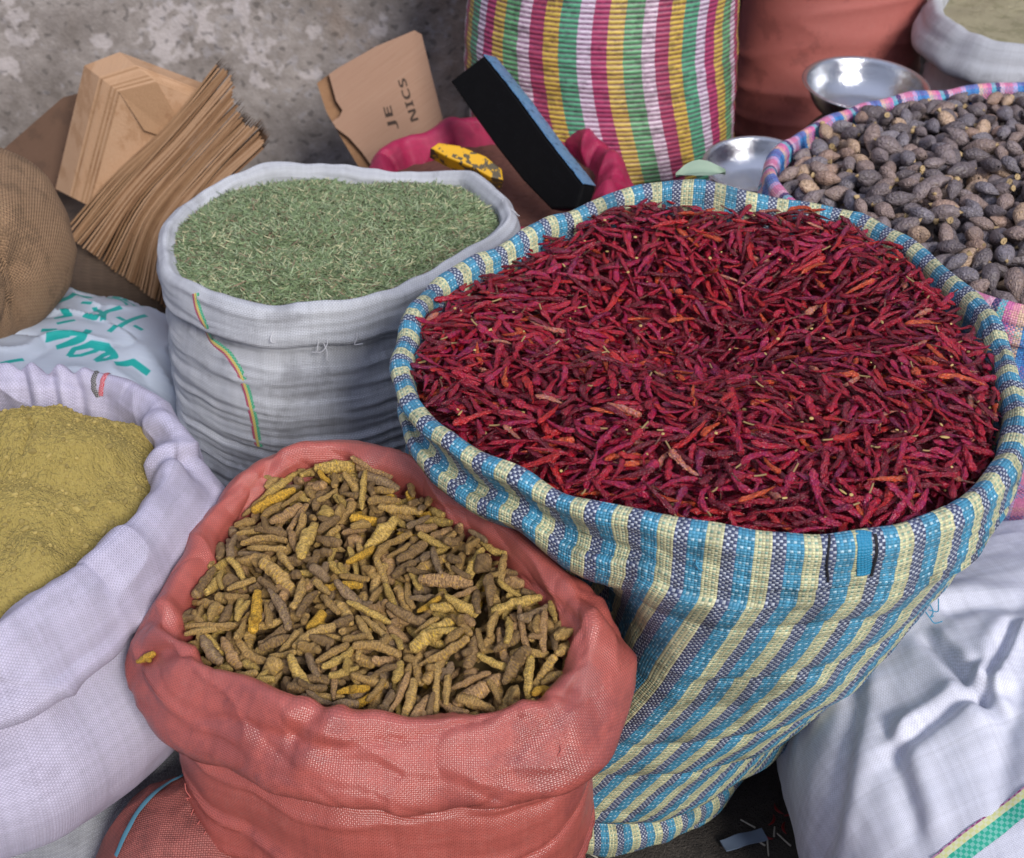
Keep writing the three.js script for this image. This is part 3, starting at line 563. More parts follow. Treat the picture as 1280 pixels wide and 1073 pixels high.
const whiteSack = closedSack({
  label: 'creased white cloth sack with green yellow maroon band below plaid sack', c: [0.62, 0.165, -1.03], s: [0.315, 0.19, 0.3], e: 2.5, ev: 2.3, N: 420, R: 260, yaw: 0.15, mat: M.whiteCloth,
  disp: (p) => 0.55 * whiteCreases(p) + 0.011 * Math.pow(Math.max(0, ridge(p.x * 2.6 + p.z * 1.5, p.z * 3 - p.x * 2, p.y * 3)), 2) + 0.006 * ridge(p.x * 5 - p.z * 4, p.z * 6 + p.x * 2, p.y * 5 + 3) + 0.002 * ridge(p.x * 9 + p.y * 6, p.z * 16, p.y * 9) + 0.0012 * n3(p.x * 45, p.y * 45, p.z * 45),
});
const underSack = closedSack({ label: 'flat white sack lying under the lilac cumin sack', c: [-0.6, 0.08, -1.02], s: [0.36, 0.078, 0.3], e: 3, mat: M.greyWhite, disp: (p) => 0.004 * n3(p.x * 9, p.y * 9, p.z * 9) });
const lowSack = closedSack({
  label: 'dull salmon sack tied with blue cord, lying beside pink turmeric sack', c: [-0.315, 0.11, -0.9], s: [0.115, 0.128, 0.11], e: 2.2, ev: 2.2, mat: M.salmonDull, N: 260, R: 180,
  disp: (p) => 0.006 * n3(p.x * 14, p.y * 14, p.z * 14) + 0.003 * ridge(p.x * 25, p.y * 12, p.z * 25),
});

// printed sack: the print is painted on the cloth
M.tealPrint = std({ bumpMap: weave(2), bumpScale: 0.0006, roughness: 0.5 });
const tealSack = closedSack({
  label: 'white sack with turquoise printed lettering lying under burlap sack', c: [-0.76, 0.165, -1.68], s: [0.3, 0.165, 0.29], e: 2.4, ev: 2.3, mat: M.tealPrint, N: 300, R: 180,
  disp: (p) => 0.01 * n3(p.x * 6, p.y * 6, p.z * 6) + 0.007 * Math.pow(Math.max(0, ridge(p.x * 4 + p.z * 9, p.z * 8 - p.x * 7, 3)), 4) - 0.005 * Math.pow(Math.max(0, ridge(p.x * 3 + p.z * 10, p.z * 5 - p.x * 9, 9)), 5),
});
{ // the lettering, brushed on the cloth in its own coordinates
  const W = 1024, S = 0.9, cv = document.createElement('canvas'); cv.width = cv.height = W; const x = cv.getContext('2d');
  x.fillStyle = '#aeb8c8'; x.fillRect(0, 0, W, W);
  const r = rng(77); for (let i = 0; i < 2600; i++) { const v = 160 + r() * 50; x.fillStyle = `rgba(${v},${v + 5},${v + 14},0.16)`; x.fillRect(r() * W, r() * W, 4 + r() * 60, 2); }
  x.strokeStyle = '#129692'; x.lineCap = 'butt'; x.lineJoin = 'round';
  const strokes = [[34, [[285, 628], [390, 600], [450, 588]]], [32, [[355, 690], [450, 660], [520, 620], [575, 578]]], [24, [[450, 590], [510, 590], [540, 600]]],
    [26, [[430, 740], [480, 700], [580, 675], [680, 690], [735, 735], [680, 765], [600, 770]]], [20, [[440, 750], [520, 745], [610, 715], [640, 695]]], [24, [[600, 770], [660, 735], [700, 715]]],
    [28, [[735, 792], [850, 780], [940, 858]]], [22, [[0, 785], [70, 770], [150, 775]]], [30, [[345, 500], [460, 480]]], [30, [[400, 440], [450, 485]]], [22, [[375, 532], [480, 515]]], [26, [[265, 580], [365, 575]]],
    [28, [[530, 480], [610, 495], [690, 455], [780, 430]]], [26, [[610, 430], [665, 470], [650, 510]]], [24, [[690, 585], [800, 530], [935, 480]]], [26, [[745, 495], [800, 515]]], [26, [[850, 545], [905, 575]]],
    [28, [[440, 370], [590, 372]]], [24, [[480, 315], [580, 340], [705, 368]]], [22, [[520, 395], [590, 405]]], [24, [[725, 320], [900, 372]]], [24, [[785, 378], [1010, 402]]], [26, [[625, 140], [720, 200], [800, 252]]], [24, [[690, 215], [830, 285]]], [26, [[515, 210], [590, 250]]]];
  for (const [w, pts] of strokes) { const q = pts.map(([a, b]) => hit(tealSack, a / 5.12, 300 + b / 5.12).uv); x.lineWidth = w / 5.12 * 0.0016 / S * W; x.beginPath(); q.forEach(([u, v], i) => (i ? x.lineTo : x.moveTo).call(x, (u / S + 0.5) * W, (0.5 - v / S) * W)); x.stroke(); }
  const t = new THREE.CanvasTexture(cv); t.colorSpace = THREE.SRGBColorSpace; t.wrapS = t.wrapT = THREE.RepeatWrapping; t.repeat.set(1 / S, 1 / S); t.offset.set(0.5, 0.5); M.tealPrint.map = t;
}
const burlapPinch = at(10, 290, 0.5);
const burlapSack = closedSack({
  label: 'coarse brown burlap sack lying on the printed white sack', c: [-0.87, 0.415, -1.77], s: [0.225, 0.14, 0.2], e: 2.3, ev: 2.2, mat: M.burlap, N: 260, R: 160, yaw: 0.3,
  disp: (p) => { const d = Math.hypot(p.x - burlapPinch.x, p.z - burlapPinch.z); return -0.03 * Math.exp(-d * d / 0.0012) + 0.01 * n3(p.x * 7, p.y * 7, p.z * 7) + 0.004 * ridge(p.x * 10, p.y * 22, p.z * 10) * sst(0.05, 0.2, d) + 0.004 * Math.cos(Math.atan2(p.z - burlapPinch.z, p.x - burlapPinch.x) * 7) * Math.exp(-d / 0.06); },
});
const rubbishSack = closedSack({ label: 'grey sack lying along the wall under paper bags', c: [-0.72, 0.1, -2.42], s: [0.52, 0.1, 0.24], e: 3.2, mat: M.brownCloth, disp: (p) => 0.012 * n3(p.x * 7, p.y * 7, p.z * 7) });

// tall full sacks at the back
function tallSack(o) {
  const { c, r, h, mat, N = 260, R = 160, disp, prof } = o, P = [], uvs = [];
  for (let j = 0; j < R; j++) for (let i = 0; i < N; i++) {
    const t = j / (R - 1), th = i / N * Math.PI * 2; let y = h * (1 - t), k = prof(1 - t);
    P.push(V(c[0] + (o.lean ? o.lean(y) : 0) + r * k * Math.cos(th), y + 0.002, c[1] + r * (o.fz ?? 1) * k * Math.sin(th))); uvs.push([i / N * Math.round(2 * Math.PI * r / o.tile) * o.tile + (o.skew ? o.skew(y) : 0), y]);
  }
  let Nn = gridNormals(P, N, R, true); const k0 = (R >> 1) * N, f = Nn[k0].dot(V(P[k0].x - c[0], 0, P[k0].z - c[1])) < 0 ? -1 : 1;
  P.forEach((p, k) => p.addScaledVector(Nn[k], f * disp(uvs[k][0], uvs[k][1], p))); Nn = gridNormals(P, N, R, true); if (f < 0) Nn.forEach((n) => n.negate());
  const uvOf = (i, j) => (i === N ? [uvs[j * N][0] + Math.round(2 * Math.PI * r / o.tile) * o.tile, uvs[j * N][1]] : uvs[j * N + i]);
  const g = thing('filled_sack', o.label, 'sack'); mesh('body', gridGeo(P, Nn, N, R, true, uvOf, 0, R - 1), mat, g);
  return g;
}
const caps = (y, a = 0.05) => Math.pow(clamp(1 - Math.pow(clamp((y - (1 - a)) / a), 2), 0.0004, 1), 0.5) * Math.pow(clamp(1 - Math.pow(clamp((a * 0.6 - y) / (a * 0.6)), 2) * 0.6, 0.0004, 1), 0.5);
tallSack({
  label: 'tall woven sack striped yellow crimson white and green by the wall', c: [0.168, -2.42], r: 0.245, fz: 0.85, h: 0.86, tile: 0.22, mat: M.rainbowCloth,
  prof: (y) => caps(y) * (0.86 + 0.14 * Math.sin(Math.PI * clamp(0.1 + y * 0.85))), lean: (y) => 0.01 * Math.sin(y * 9),
  skew: (y) => 0.03 * Math.sin(y * 7 + 0.6), disp: (a, b) => 0.006 * n3(a * 5, b * 7, 2) + 0.0025 * ridge(a * 4, b * 30, 3),
});
tallSack({
  label: 'tall dusky salmon sack standing behind the steel bowls', c: [0.625, -2.66], r: 0.182, fz: 0.9, h: 0.84, tile: 0.0044, mat: M.salmonBack,
  prof: (y) => caps(y) * (0.9 + 0.1 * Math.sin(Math.PI * clamp(0.15 + y))), disp: (a, b) => 0.005 * n3(a * 3, b * 9, 2) + 0.004 * Math.pow(Math.max(0, ridge(a * 2, b * 16, 3)), 3),
});

// ================================================================ CONTENTS
const insC = insideOf(chilliSack.inner), insT = insideOf(turmericSack.inner), insR = insideOf(rosemarySack.inner), insU = insideOf(cuminSack.inner), insP = insideOf(podSack.inner), insM = insideOf(magentaSack.inner), insG = insideOf(greySpiceSack.inner);
const hollow = at(885, 395, 0.58);
const topC = (x, z) => { const { d, h } = insC(x, z), q = Math.hypot((x - hollow.x) / 0.17, (z - hollow.z) / 0.13); return Math.min(h, 0.605) - 0.011 + 0.022 * (1 - Math.exp(-Math.max(0, d) / 0.07)) - 0.09 * Math.exp(-q * q) + 0.012 * n3(x * 9, z * 9, 2); };
const topT = (x, z) => { const { d, h } = insT(x, z); return h - 0.025 + 0.003 * (1 - Math.exp(-Math.max(0, d) / 0.06)) + 0.008 * n3(x * 12, z * 12, 4); };
const topR = (x, z) => { const { d, h } = insR(x, z); return 0.5 - 0.014 + 0.016 * (1 - Math.exp(-Math.max(0, d) / 0.06)) + 0.006 * n3(x * 14, z * 14, 6) + 0.003 * n3(x * 60, z * 60, 7); };
const topP = (x, z) => { const { d, h } = insP(x, z); return h - 0.02 + 0.03 * (1 - Math.exp(-Math.max(0, d) / 0.08)) + 0.008 * n3(x * 9, z * 9, 8); };
{ // dried chillies
  const R = rng(101), col = (r, g, b) => std({ color: new THREE.Color().setRGB(r, g, b), roughness: 0.2, ior: 1.6, map: pulp, bumpMap: reuse(wrinkle, 1, 1), bumpScale: 0.0011 });
  const mats = [col(0.36, 0.01, 0.034), col(0.47, 0.014, 0.038), col(0.2, 0.008, 0.024), col(0.44, 0.02, 0.075), col(0.56, 0.035, 0.026), col(0.68, 0.16, 0.03), col(0.6, 0.36, 0.15), col(0.26, 0.014, 0.065)];
  const kindsList = Array.from({ length: 26 }, (_, k) => {
    const L = 0.024 + 0.024 * R(), r0 = 0.0029 + 0.0019 * R(), bz = (R() - 0.5) * (k % 4 ? 0.22 : 0.5), by = (R() - 0.5) * 0.16, sd = k * 3.7, flat = 0.5 + 0.3 * R(), blunt = R() * 0.3;
    const prof = (t) => r0 * (t < 0.12 ? lerp(0.25, 0.95, Math.sqrt(t / 0.12)) : (0.95 + 0.1 * Math.sin(t * 9 + sd)) * (1 - (0.9 - blunt) * Math.pow((t - 0.12) / 0.88, 1.6))) * (t > 0.97 ? 0.3 : 1);
    const lump = (t, a) => 0.9 + 0.42 * n3(Math.cos(a) * 1.5 + sd, Math.sin(a) * 1.5, t * 5) + 0.6 * (0.42 - 2 * Math.abs(n3(Math.cos(a) * 2.2 + sd, Math.sin(a) * 2.2, t * 7 + 5))) + 0.16 * n3(Math.cos(a) * 3 + sd, Math.sin(a) * 3, t * 22 + 5);
    const full = rod({ L, prof, bendZ: bz, bendY: by, rings: 26, sides: 16, lump, flat }), lite = rod({ L, prof, bendZ: bz, bendY: by, rings: 13, sides: 9, lump, flat });
    let extra = null;
    if (k % 6 < 1) { // calyx and stalk
      const a = full.ctr(0.015), b = full.ctr(0).sub(full.ctr(0.06)).normalize(), l = 0.004 + 0.009 * R(), e = a.clone().addScaledVector(b, l).add(V(0, 0.002 * R(), 0.004 * (R() - 0.5)));
      extra = new THREE.TubeGeometry(new THREE.QuadraticBezierCurve3(a, a.clone().addScaledVector(b, l * 0.5), e), 4, 0.0009, 5, false);
    }
    return { geo: full.geo, lite: lite.geo, spine: full.spine, extra };
  });
  const mixed = kindsList.flatMap((K) => mats.map((_, m) => ({ ...K, mat: m })));
  const pick = [0, 0, 0, 0, 1, 1, 1, 1, 2, 2, 2, 3, 3, 3, 3, 4, 4, 7, 7, 0, 1, 3, 2, 0, 1, 3, 1, 0, 5, 4, 3, 1, 5, 2, 2, 2, 0, 1, 3, 7, 2, 1, 0, 3, 6];
  const items = pile({ poly: chilliSack.inner, top: topC, start: 0.026, count: 6200, seed: 102, tries: 8, margin: -0.006, squeeze: 0.35, over: 0.006, kinds: (r) => mixed[Math.floor(r() * kindsList.length) * mats.length + pick[Math.floor(r() * pick.length)]] });
  console.log('chillies', items.length);
  const core = heapMesh(chilliSack, topC, 0.03, 60, 160, std({ color: new THREE.Color().setRGB(0.2, 0.008, 0.022), roughness: 0.7, bumpMap: reuse(speckle, 6, 6), bumpScale: 0.004 }), 'heap_core');
  layPile(items, { name: 'dried_chilli', label: (it) => `${['deep crimson', 'bright crimson', 'dark maroon', 'pinkish crimson', 'scarlet', 'orange', 'pale tan', 'purplish red'][it.K.mat]} dried chilli${it.K.extra ? ' with pale stalk' : ''} lying on top of the chilli heap`, category: 'chilli', group: 'dried chillies in the blue striped sack', mats, partMat: [M.paleStem], partName: 'stalk', heapName: 'dried_chilli_heap', heapLabel: 'mass of dried red chillies filling the blue striped sack', heapMat: std({ vertexColors: true, roughness: 0.2, ior: 1.6, map: pulp, bumpMap: reuse(wrinkle, 1, 1), bumpScale: 0.0011 }), core });
  // loose seeds and bits of calyx among the chillies
  const r = rng(103), seed = new THREE.SphereGeometry(0.0015, 7, 5); seed.scale(1, 0.35, 0.85);
  const tops = items.filter((i) => i.seen > 6), geos = [];
  for (let k = 0; k < 220; k++) { const it = tops[Math.floor(r() * tops.length)]; const g = seed.clone(); const s = 0.7 + r() * 0.9; g.scale(s * (r() < 0.2 ? 2.2 : 1), s, s); g.rotateX((r() - 0.5) * 1.4); g.rotateY(r() * 6.3); g.translate(it.x + (r() - 0.5) * 0.01, it.y + 0.0025, it.z + (r() - 0.5) * 0.01); geos.push(g); }
  tag(mesh('chilli_seeds', mergeGeometries(geos), std({ color: new THREE.Color().setRGB(0.5, 0.34, 0.12), roughness: 0.6 })), 'pale chilli seeds scattered over the chilli heap', null, null, 'stuff');
}
{ // turmeric roots
  const R = rng(201), col = (r, g, b) => std({ color: new THREE.Color().setRGB(r, g, b), roughness: 0.8, map: rootTone, bumpMap: reuse(rootSkin, 1, 1), bumpScale: 0.0018 });
  const mats = [col(0.52, 0.33, 0.12), col(0.64, 0.42, 0.15), col(0.33, 0.21, 0.095), col(0.7, 0.48, 0.14), col(0.38, 0.26, 0.15), col(0.78, 0.46, 0.055), col(0.55, 0.34, 0.16)];
  const kindsList = Array.from({ length: 30 }, (_, k) => {
    const ball = k === 29, L = ball ? 0.019 : 0.02 + 0.033 * Math.pow(R(), 1.3), r0 = ball ? 0.009 : 0.0036 + 0.0031 * Math.pow(R(), 1.3), bz = (R() - 0.5) * (L > 0.042 ? 0.5 : 0.3), by = (R() - 0.5) * 0.1, sd = k * 5.1, tipA = 0.45 + 0.4 * R(), tipB = 0.6 + 0.35 * R(), rg = 26 + 14 * R();
    const prof = (t) => { const e = Math.min(t, 1 - t) * L / r0, cap = e < 0.45 ? Math.sqrt(Math.max(0.0, 1 - Math.pow(1 - e / 0.45, 2))) : 1; return Math.max(0.00005, r0 * cap * lerp(tipA, tipB, t) * (0.8 + 0.5 * Math.sin(Math.PI * t))); };
    const lump = (t, a) => 1 + 0.42 * n3(Math.cos(a) * 0.9 + sd, Math.sin(a) * 0.9, t * L * 130) + 0.018 * Math.sin(t * L * 1100 + 0.8 * Math.sin(a + sd)) + 0.14 * n3(Math.cos(a) * 2.4 + sd, Math.sin(a) * 2.4, t * L * 330);
    const f = rod({ L, prof, bendZ: bz, bendY: by, rings: 26, sides: 14, lump }), l = rod({ L, prof, bendZ: bz, bendY: by, rings: 12, sides: 8, lump });
    let geo = f.geo, lite = l.geo;
    if (k % 5 < 2) { // a stub of a side finger
      const tt = 0.25 + 0.5 * R(), p = f.ctr(tt), s = rod({ L: 0.013 + 0.006 * R(), prof: (t) => Math.max(0.00005, r0 * 0.75 * Math.sqrt(Math.max(0, 1 - Math.pow(t, 4))) ), rings: 8, sides: 9, lump }); s.geo.translate(0.006, 0, 0); s.geo.rotateY(-(0.7 + 0.9 * R()) * (R() < 0.5 ? -1 : 1)); s.geo.translate(p.x, p.y, p.z);
      geo = mergeGeometries([geo, s.geo]); lite = mergeGeometries([lite, s.geo]);
    }
    return { geo, lite, spine: f.spine, roll: 3, round: ball, long: L > 0.04 };
  });
  const mixed = kindsList.flatMap((K) => mats.map((_, m) => ({ ...K, mat: m })));
  const pick = [0, 0, 0, 0, 1, 1, 1, 2, 2, 2, 3, 3, 4, 4, 6, 6, 0, 1, 0, 2, 1, 6, 3, 5];
  const items = pile({ poly: turmericSack.inner, top: topT, start: 0.04, count: 3000, seed: 202, tries: 12, margin: -0.006, squeeze: 0.2, over: 0.009, maxTilt: 0.75, kinds: (r) => mixed[Math.floor(r() * kindsList.length) * mats.length + pick[Math.floor(r() * pick.length)]] });
  console.log('turmeric', items.length);
  const core = heapMesh(turmericSack, topT, 0.045, 40, 120, std({ color: new THREE.Color().setRGB(0.3, 0.21, 0.085), roughness: 0.95 }), 'heap_core');
  layPile(items, { name: 'turmeric_root', label: (it) => `${['ochre', 'yellowish brown', 'dark brown', 'mustard', 'greyish brown', 'bright yellow', 'reddish brown'][it.K.mat]} ${it.K.round ? 'rounded' : it.K.long ? 'long' : 'short'} turmeric root lying on top of the turmeric heap`, category: 'turmeric', group: 'turmeric roots in the salmon sack', mats, partMat: [M.tan], partName: 'stub', heapName: 'turmeric_root_heap', heapLabel: 'mass of dried turmeric roots filling the salmon sack', heapMat: std({ vertexColors: true, roughness: 0.8, map: rootTone, bumpMap: reuse(rootSkin, 1, 1), bumpScale: 0.0018 }), core });
  // one on the rolled rim, one red chilli among the roots
  const h = hit(turmericSack, 187, 823), m = mesh('turmeric_root', kindsList[5].geo, mats[5]); m.position.copy(h.p).addScaledVector(h.n, 0.004); m.quaternion.setFromUnitVectors(V(0, 1, 0), h.n); m.scale.setScalar(0.6);
  tag(m, 'bright yellow turmeric bit lying on the pink rolled rim', 'turmeric');
}
{ // cardamom pods
  const R = rng(301), col = (r, g, b) => std({ color: new THREE.Color().setRGB(r, g, b), roughness: 0.5, map: podTone, bumpMap: reuse(wrinkle, 1, 0.4), bumpScale: 0.0016 });
  const mats = [col(0.24, 0.2, 0.205), col(0.16, 0.138, 0.15), col(0.3, 0.23, 0.21), col(0.4, 0.28, 0.225), col(0.225, 0.21, 0.24), col(0.52, 0.38, 0.27)];
  const kindsList = Array.from({ length: 16 }, (_, k) => {
    const L = 0.034 + 0.018 * R(), r0 = L * (0.22 + 0.08 * R()), sd = k * 2.9, neck = 0.08 + 0.1 * R();
    const prof = (t) => Math.max(0.0001, r0 * (t < 0.5 ? Math.sqrt(Math.max(0.02, 1 - Math.pow(1 - clamp(t / 0.5), 2.2))) : lerp(1, neck, Math.pow(clamp((t - 0.5) / 0.5), 1.25))) * (t > 0.985 ? 0.3 : 1));
    const lump = (t, a) => 1 + 0.06 * Math.cos(3 * a + sd) + 0.04 * Math.abs(Math.sin(7 * a + sd)) + 0.16 * n3(Math.cos(a) * 1.2 + sd, Math.sin(a) * 1.2, t * 2) + 0.05 * n3(Math.cos(a) * 5 + sd, Math.sin(a) * 5, t * 3);
    const f = rod({ L, prof, rings: 22, sides: 18, lump, bendZ: (R() - 0.5) * 0.12 }), l = rod({ L, prof, rings: 12, sides: 10, lump });
    let extra = null; if (k % 2) { extra = new THREE.ConeGeometry(0.0045, 0.009, 7, 2); const p = extra.attributes.position; for (let i = 0; i < p.count; i++) p.setXYZ(i, p.getX(i) + 0.0016 * n3(i * 3.1, k), p.getY(i), p.getZ(i) + 0.0016 * n3(i * 2.3, k + 9)); extra.rotateZ(Math.PI / 2 * (R() < 0.5 ? 1 : -1)); extra.translate(-L * 0.5, 0, 0); extra.computeVertexNormals(); }
    return { geo: f.geo, lite: l.geo, spine: f.spine, roll: 4, extra };
  });
  const mixed = kindsList.flatMap((K) => mats.map((_, m) => ({ ...K, mat: m })));
  const pick = [0, 0, 0, 1, 1, 1, 2, 2, 3, 4, 4, 4, 0, 1, 0, 4, 1, 2, 5];
  const items = pile({ poly: podSack.inner, top: topP, start: 0.042, count: 1500, seed: 302, tries: 8, margin: -0.004, squeeze: 0.15, over: 0.01, maxTilt: 0.9, keep: (x, z) => { const [px] = toPx(V(x, 0.53, z)); return px < PW + 240; }, kinds: (r) => mixed[Math.floor(r() * kindsList.length) * mats.length + pick[Math.floor(r() * pick.length)]] });
  console.log('pods', items.length);
  const core = heapMesh(podSack, topP, 0.045, 40, 120, std({ color: new THREE.Color().setRGB(0.17, 0.14, 0.13), roughness: 0.9 }), 'heap_core');
  layPile(items, { name: 'cardamom_pod', label: (it) => `${['grey brown', 'blackish', 'brown', 'reddish brown', 'slate grey', 'pale tan'][it.K.mat]} dried cardamom pod${it.K.extra ? ' with frayed husk tip' : ''} on top of the pod heap`, category: 'pod', group: 'cardamom pods in the plaid sack', mats, partMat: [M.tan], partName: 'husk_tip', heapName: 'cardamom_pod_heap', heapLabel: 'mass of dried cardamom pods filling the plaid sack', heapMat: std({ vertexColors: true, roughness: 0.5, map: podTone, bumpMap: reuse(wrinkle, 1, 0.4), bumpScale: 0.0016 }), core });
}
{ // rosemary leaves
  const r = rng(401), g = new THREE.BufferGeometry(), pts = [], ix = [];
  for (let j = 0; j <= 4; j++) { const t = j / 4, w = 0.00095 * Math.pow(Math.sin(Math.PI * clamp(t, 0.06, 0.94)), 0.5), y = 0.0016 * 4 * (t - 0.5) * (t - 0.5), x = (t - 0.5) * 0.022; pts.push(x, y, -w, x, y + 0.0007, 0, x, y, w); if (j < 4) for (const [a, b] of [[0, 1], [1, 2]]) { const k = j * 3; ix.push(k + a, k + b, k + 3 + a, k + b, k + 3 + b, k + 3 + a); } }
  g.setAttribute('position', new THREE.Float32BufferAttribute(pts, 3)); g.setIndex(ix); g.computeVertexNormals();
  const n = 30000, im = new THREE.InstancedMesh(g, std({ color: '#ffffff', roughness: 0.6 }), n), mx = new THREE.Matrix4(), q = new THREE.Quaternion(), c = new THREE.Color();
  const xs = rosemarySack.inner.map((p) => p.x), zs = rosemarySack.inner.map((p) => p.z), x0 = Math.min(...xs), x1 = Math.max(...xs), z0 = Math.min(...zs), z1 = Math.max(...zs);
  let k = 0; while (k < n) {
    const x = lerp(x0, x1, r()), z = lerp(z0, z1, r()); if (insR(x, z).d < -0.003) { r(); continue; }
    q.setFromEuler(new THREE.Euler((r() - 0.5) * 2.5, r() * 6.283, (r() - 0.5) * 1.1, 'YXZ')); const s = 0.6 + 0.6 * r();
    mx.compose(V(x, topR(x, z) + (r() - 0.6) * 0.005, z), q, V(s * (0.7 + 0.6 * r()), s, s)); im.setMatrixAt(k, mx);
    const t = r(), b = 0.75 + 0.5 * r(); if (t < 0.62) c.setRGB(0.17 * b, 0.235 * b, 0.115 * b); else if (t < 0.83) c.setRGB(0.29 * b, 0.35 * b, 0.21 * b); else if (t < 0.94) c.setRGB(0.43 * b, 0.42 * b, 0.25 * b); else c.setRGB(0.2 * b, 0.14 * b, 0.09 * b);
    im.setColorAt(k, c); k++;
  }
  im.name = 'rosemary_leaves'; im.castShadow = im.receiveShadow = true;
  const core = heapMesh(rosemarySack, topR, 0.004, 60, 160, std({ color: new THREE.Color().setRGB(0.17, 0.23, 0.11), roughness: 0.9 }), 'heap_core'); im.add(core);
  tag(im, 'heap of dried green rosemary leaves in the white sack', null, null, 'stuff');
}
{ // ground cumin: a soft heap with a scooped hollow at the back and cracks
  const dip = at(88, 506, 0.47), mound = at(60, 560, 0.5);
  const crack = [at(40, 545, 0.5), at(48, 566, 0.5), at(38, 580, 0.5), at(28, 595, 0.5)];
  const topU = (x, z) => {
    const { d, h } = insU(x, z), e = Math.max(0, d);
    let y = 0.5 - 0.042 + 0.046 * (1 - Math.exp(-e / 0.055)) + 0.026 * n3(x * 9, z * 9, 3) + 0.014 * n3(x * 22, z * 22, 4);
    { const e = z - dip.z - 0.012 * n3(x * 25, 3); y -= 0.07 * Math.exp(-Math.pow((x - dip.x) / 0.08, 2)) * (e > 0 ? Math.exp(-Math.pow(e / 0.014, 2)) : Math.exp(-Math.pow(e / 0.04, 2))); } y += 0.034 * Math.exp(-Math.pow((x - mound.x) / 0.1, 2) - Math.pow((z - mound.z) / 0.06, 2));
    const [s, t] = segDist({ x, z }, crack); y -= 0.005 * Math.exp(-s * s / 0.000008) * sst(0, 0.2, t) * sst(1, 0.8, t);
    return y + 0.005 * fbm(x * 55, z * 55, 5, 4) + 0.0014 * n3(x * 260, z * 260, 6);
  };
  const m = heapMesh(cuminSack, topU, 0, 320, 560, std({ map: soiled('#968548', '#786834', '#b1a064', 41, { size: 0.16, amount: 0.8, W: 512 }), bumpMap: reuse(speckle, 5, 5), bumpScale: 0.0022, roughness: 0.95 }), 'ground_cumin');
  const r = rng(402), n = 30000, im = new THREE.InstancedMesh(new THREE.IcosahedronGeometry(0.0009, 0), std({ color: '#ffffff', roughness: 0.95 }), n), mx = new THREE.Matrix4(), q = new THREE.Quaternion(), c = new THREE.Color();
  const xs = cuminSack.inner.map((p) => p.x), zs = cuminSack.inner.map((p) => p.z), x0 = Math.max(-0.75, Math.min(...xs)), x1 = Math.max(...xs), z0 = Math.min(...zs), z1 = Math.max(...zs);
  let k = 0; while (k < n) { const x = lerp(x0, x1, r()), z = lerp(z0, z1, r()); if (insU(x, z).d < 0.003) continue; const s = r() < 0.012 ? 1.8 + 2.4 * r() : 0.35 + 0.9 * Math.pow(r(), 2.2); q.setFromEuler(new THREE.Euler(r() * 6, r() * 6, r() * 6)); mx.compose(V(x, topU(x, z) + 0.0001, z), q, V(s, s * 0.8, s * (0.8 + r() * 0.8))); im.setMatrixAt(k, mx); const b = 0.7 + 0.6 * r(); c.setRGB(0.32 * b, 0.245 * b, 0.078 * b); im.setColorAt(k, c); k++; }
  im.name = 'cumin_grains'; im.castShadow = im.receiveShadow = true; m.add(im);
  tag(m, 'heap of coarse ground cumin in the lilac white sack', null, null, 'stuff');
}
{ // powders at the back
  const a = heapMesh(magentaSack, (x, z) => 0.385 + 0.01 * n3(x * 12, z * 12, 2) + 0.002 * n3(x * 90, z * 90, 3), 0, 50, 120, std({ map: soiled('#6a4136', '#45291f', '#80594a', 42, { size: 0.15, W: 256 }), bumpMap: reuse(speckle, 9, 9), bumpScale: 0.002, roughness: 0.95 }), 'brown_powder');
  tag(a, 'dark reddish brown powder in the magenta sack', null, null, 'stuff');
  const b = heapMesh(greySpiceSack, (x, z) => 0.545 + 0.012 * n3(x * 9, z * 9, 5) + 0.002 * n3(x * 90, z * 90, 3), 0, 50, 120, std({ map: soiled('#a09a7e', '#7c7a5c', '#bdb69c', 43, { size: 0.2, amount: 1.2, W: 256 }), bumpMap: reuse(speckle, 9, 9), bumpScale: 0.002, roughness: 0.95 }), 'pale_spice');
  tag(b, 'pale greenish grey spice filling the off white sack', null, null, 'stuff');
}

// ================================================================ THINGS AT THE WALL
function planeHit(px, py, p0, n) { const d = dirOf(px, py); return EYE.clone().addScaledVector(d, p0.clone().sub(EYE).dot(n) / d.dot(n)); }
function slab(pixels, p0, n, thick, mat, name, parent, round = 0) { // a flat sheet whose outline is given by photo pixels on a real plane
  const e1 = V(1, 0, 0).addScaledVector(n, -n.x).normalize(), e2 = V().crossVectors(n, e1), pts = pixels.map(([x, y]) => { const q = planeHit(x, y, p0, n).sub(p0); return new THREE.Vector2(q.dot(e1), q.dot(e2)); });
  const g = new THREE.ExtrudeGeometry(new THREE.Shape(pts), { depth: thick, bevelEnabled: round > 0, bevelSize: round, bevelThickness: round, bevelSegments: 2, bevelOffset: -round });
  g.applyMatrix4(new THREE.Matrix4().makeBasis(e1, e2, n).setPosition(p0.clone().addScaledVector(n, -thick)));
  return mesh(name, g, mat, parent);
}
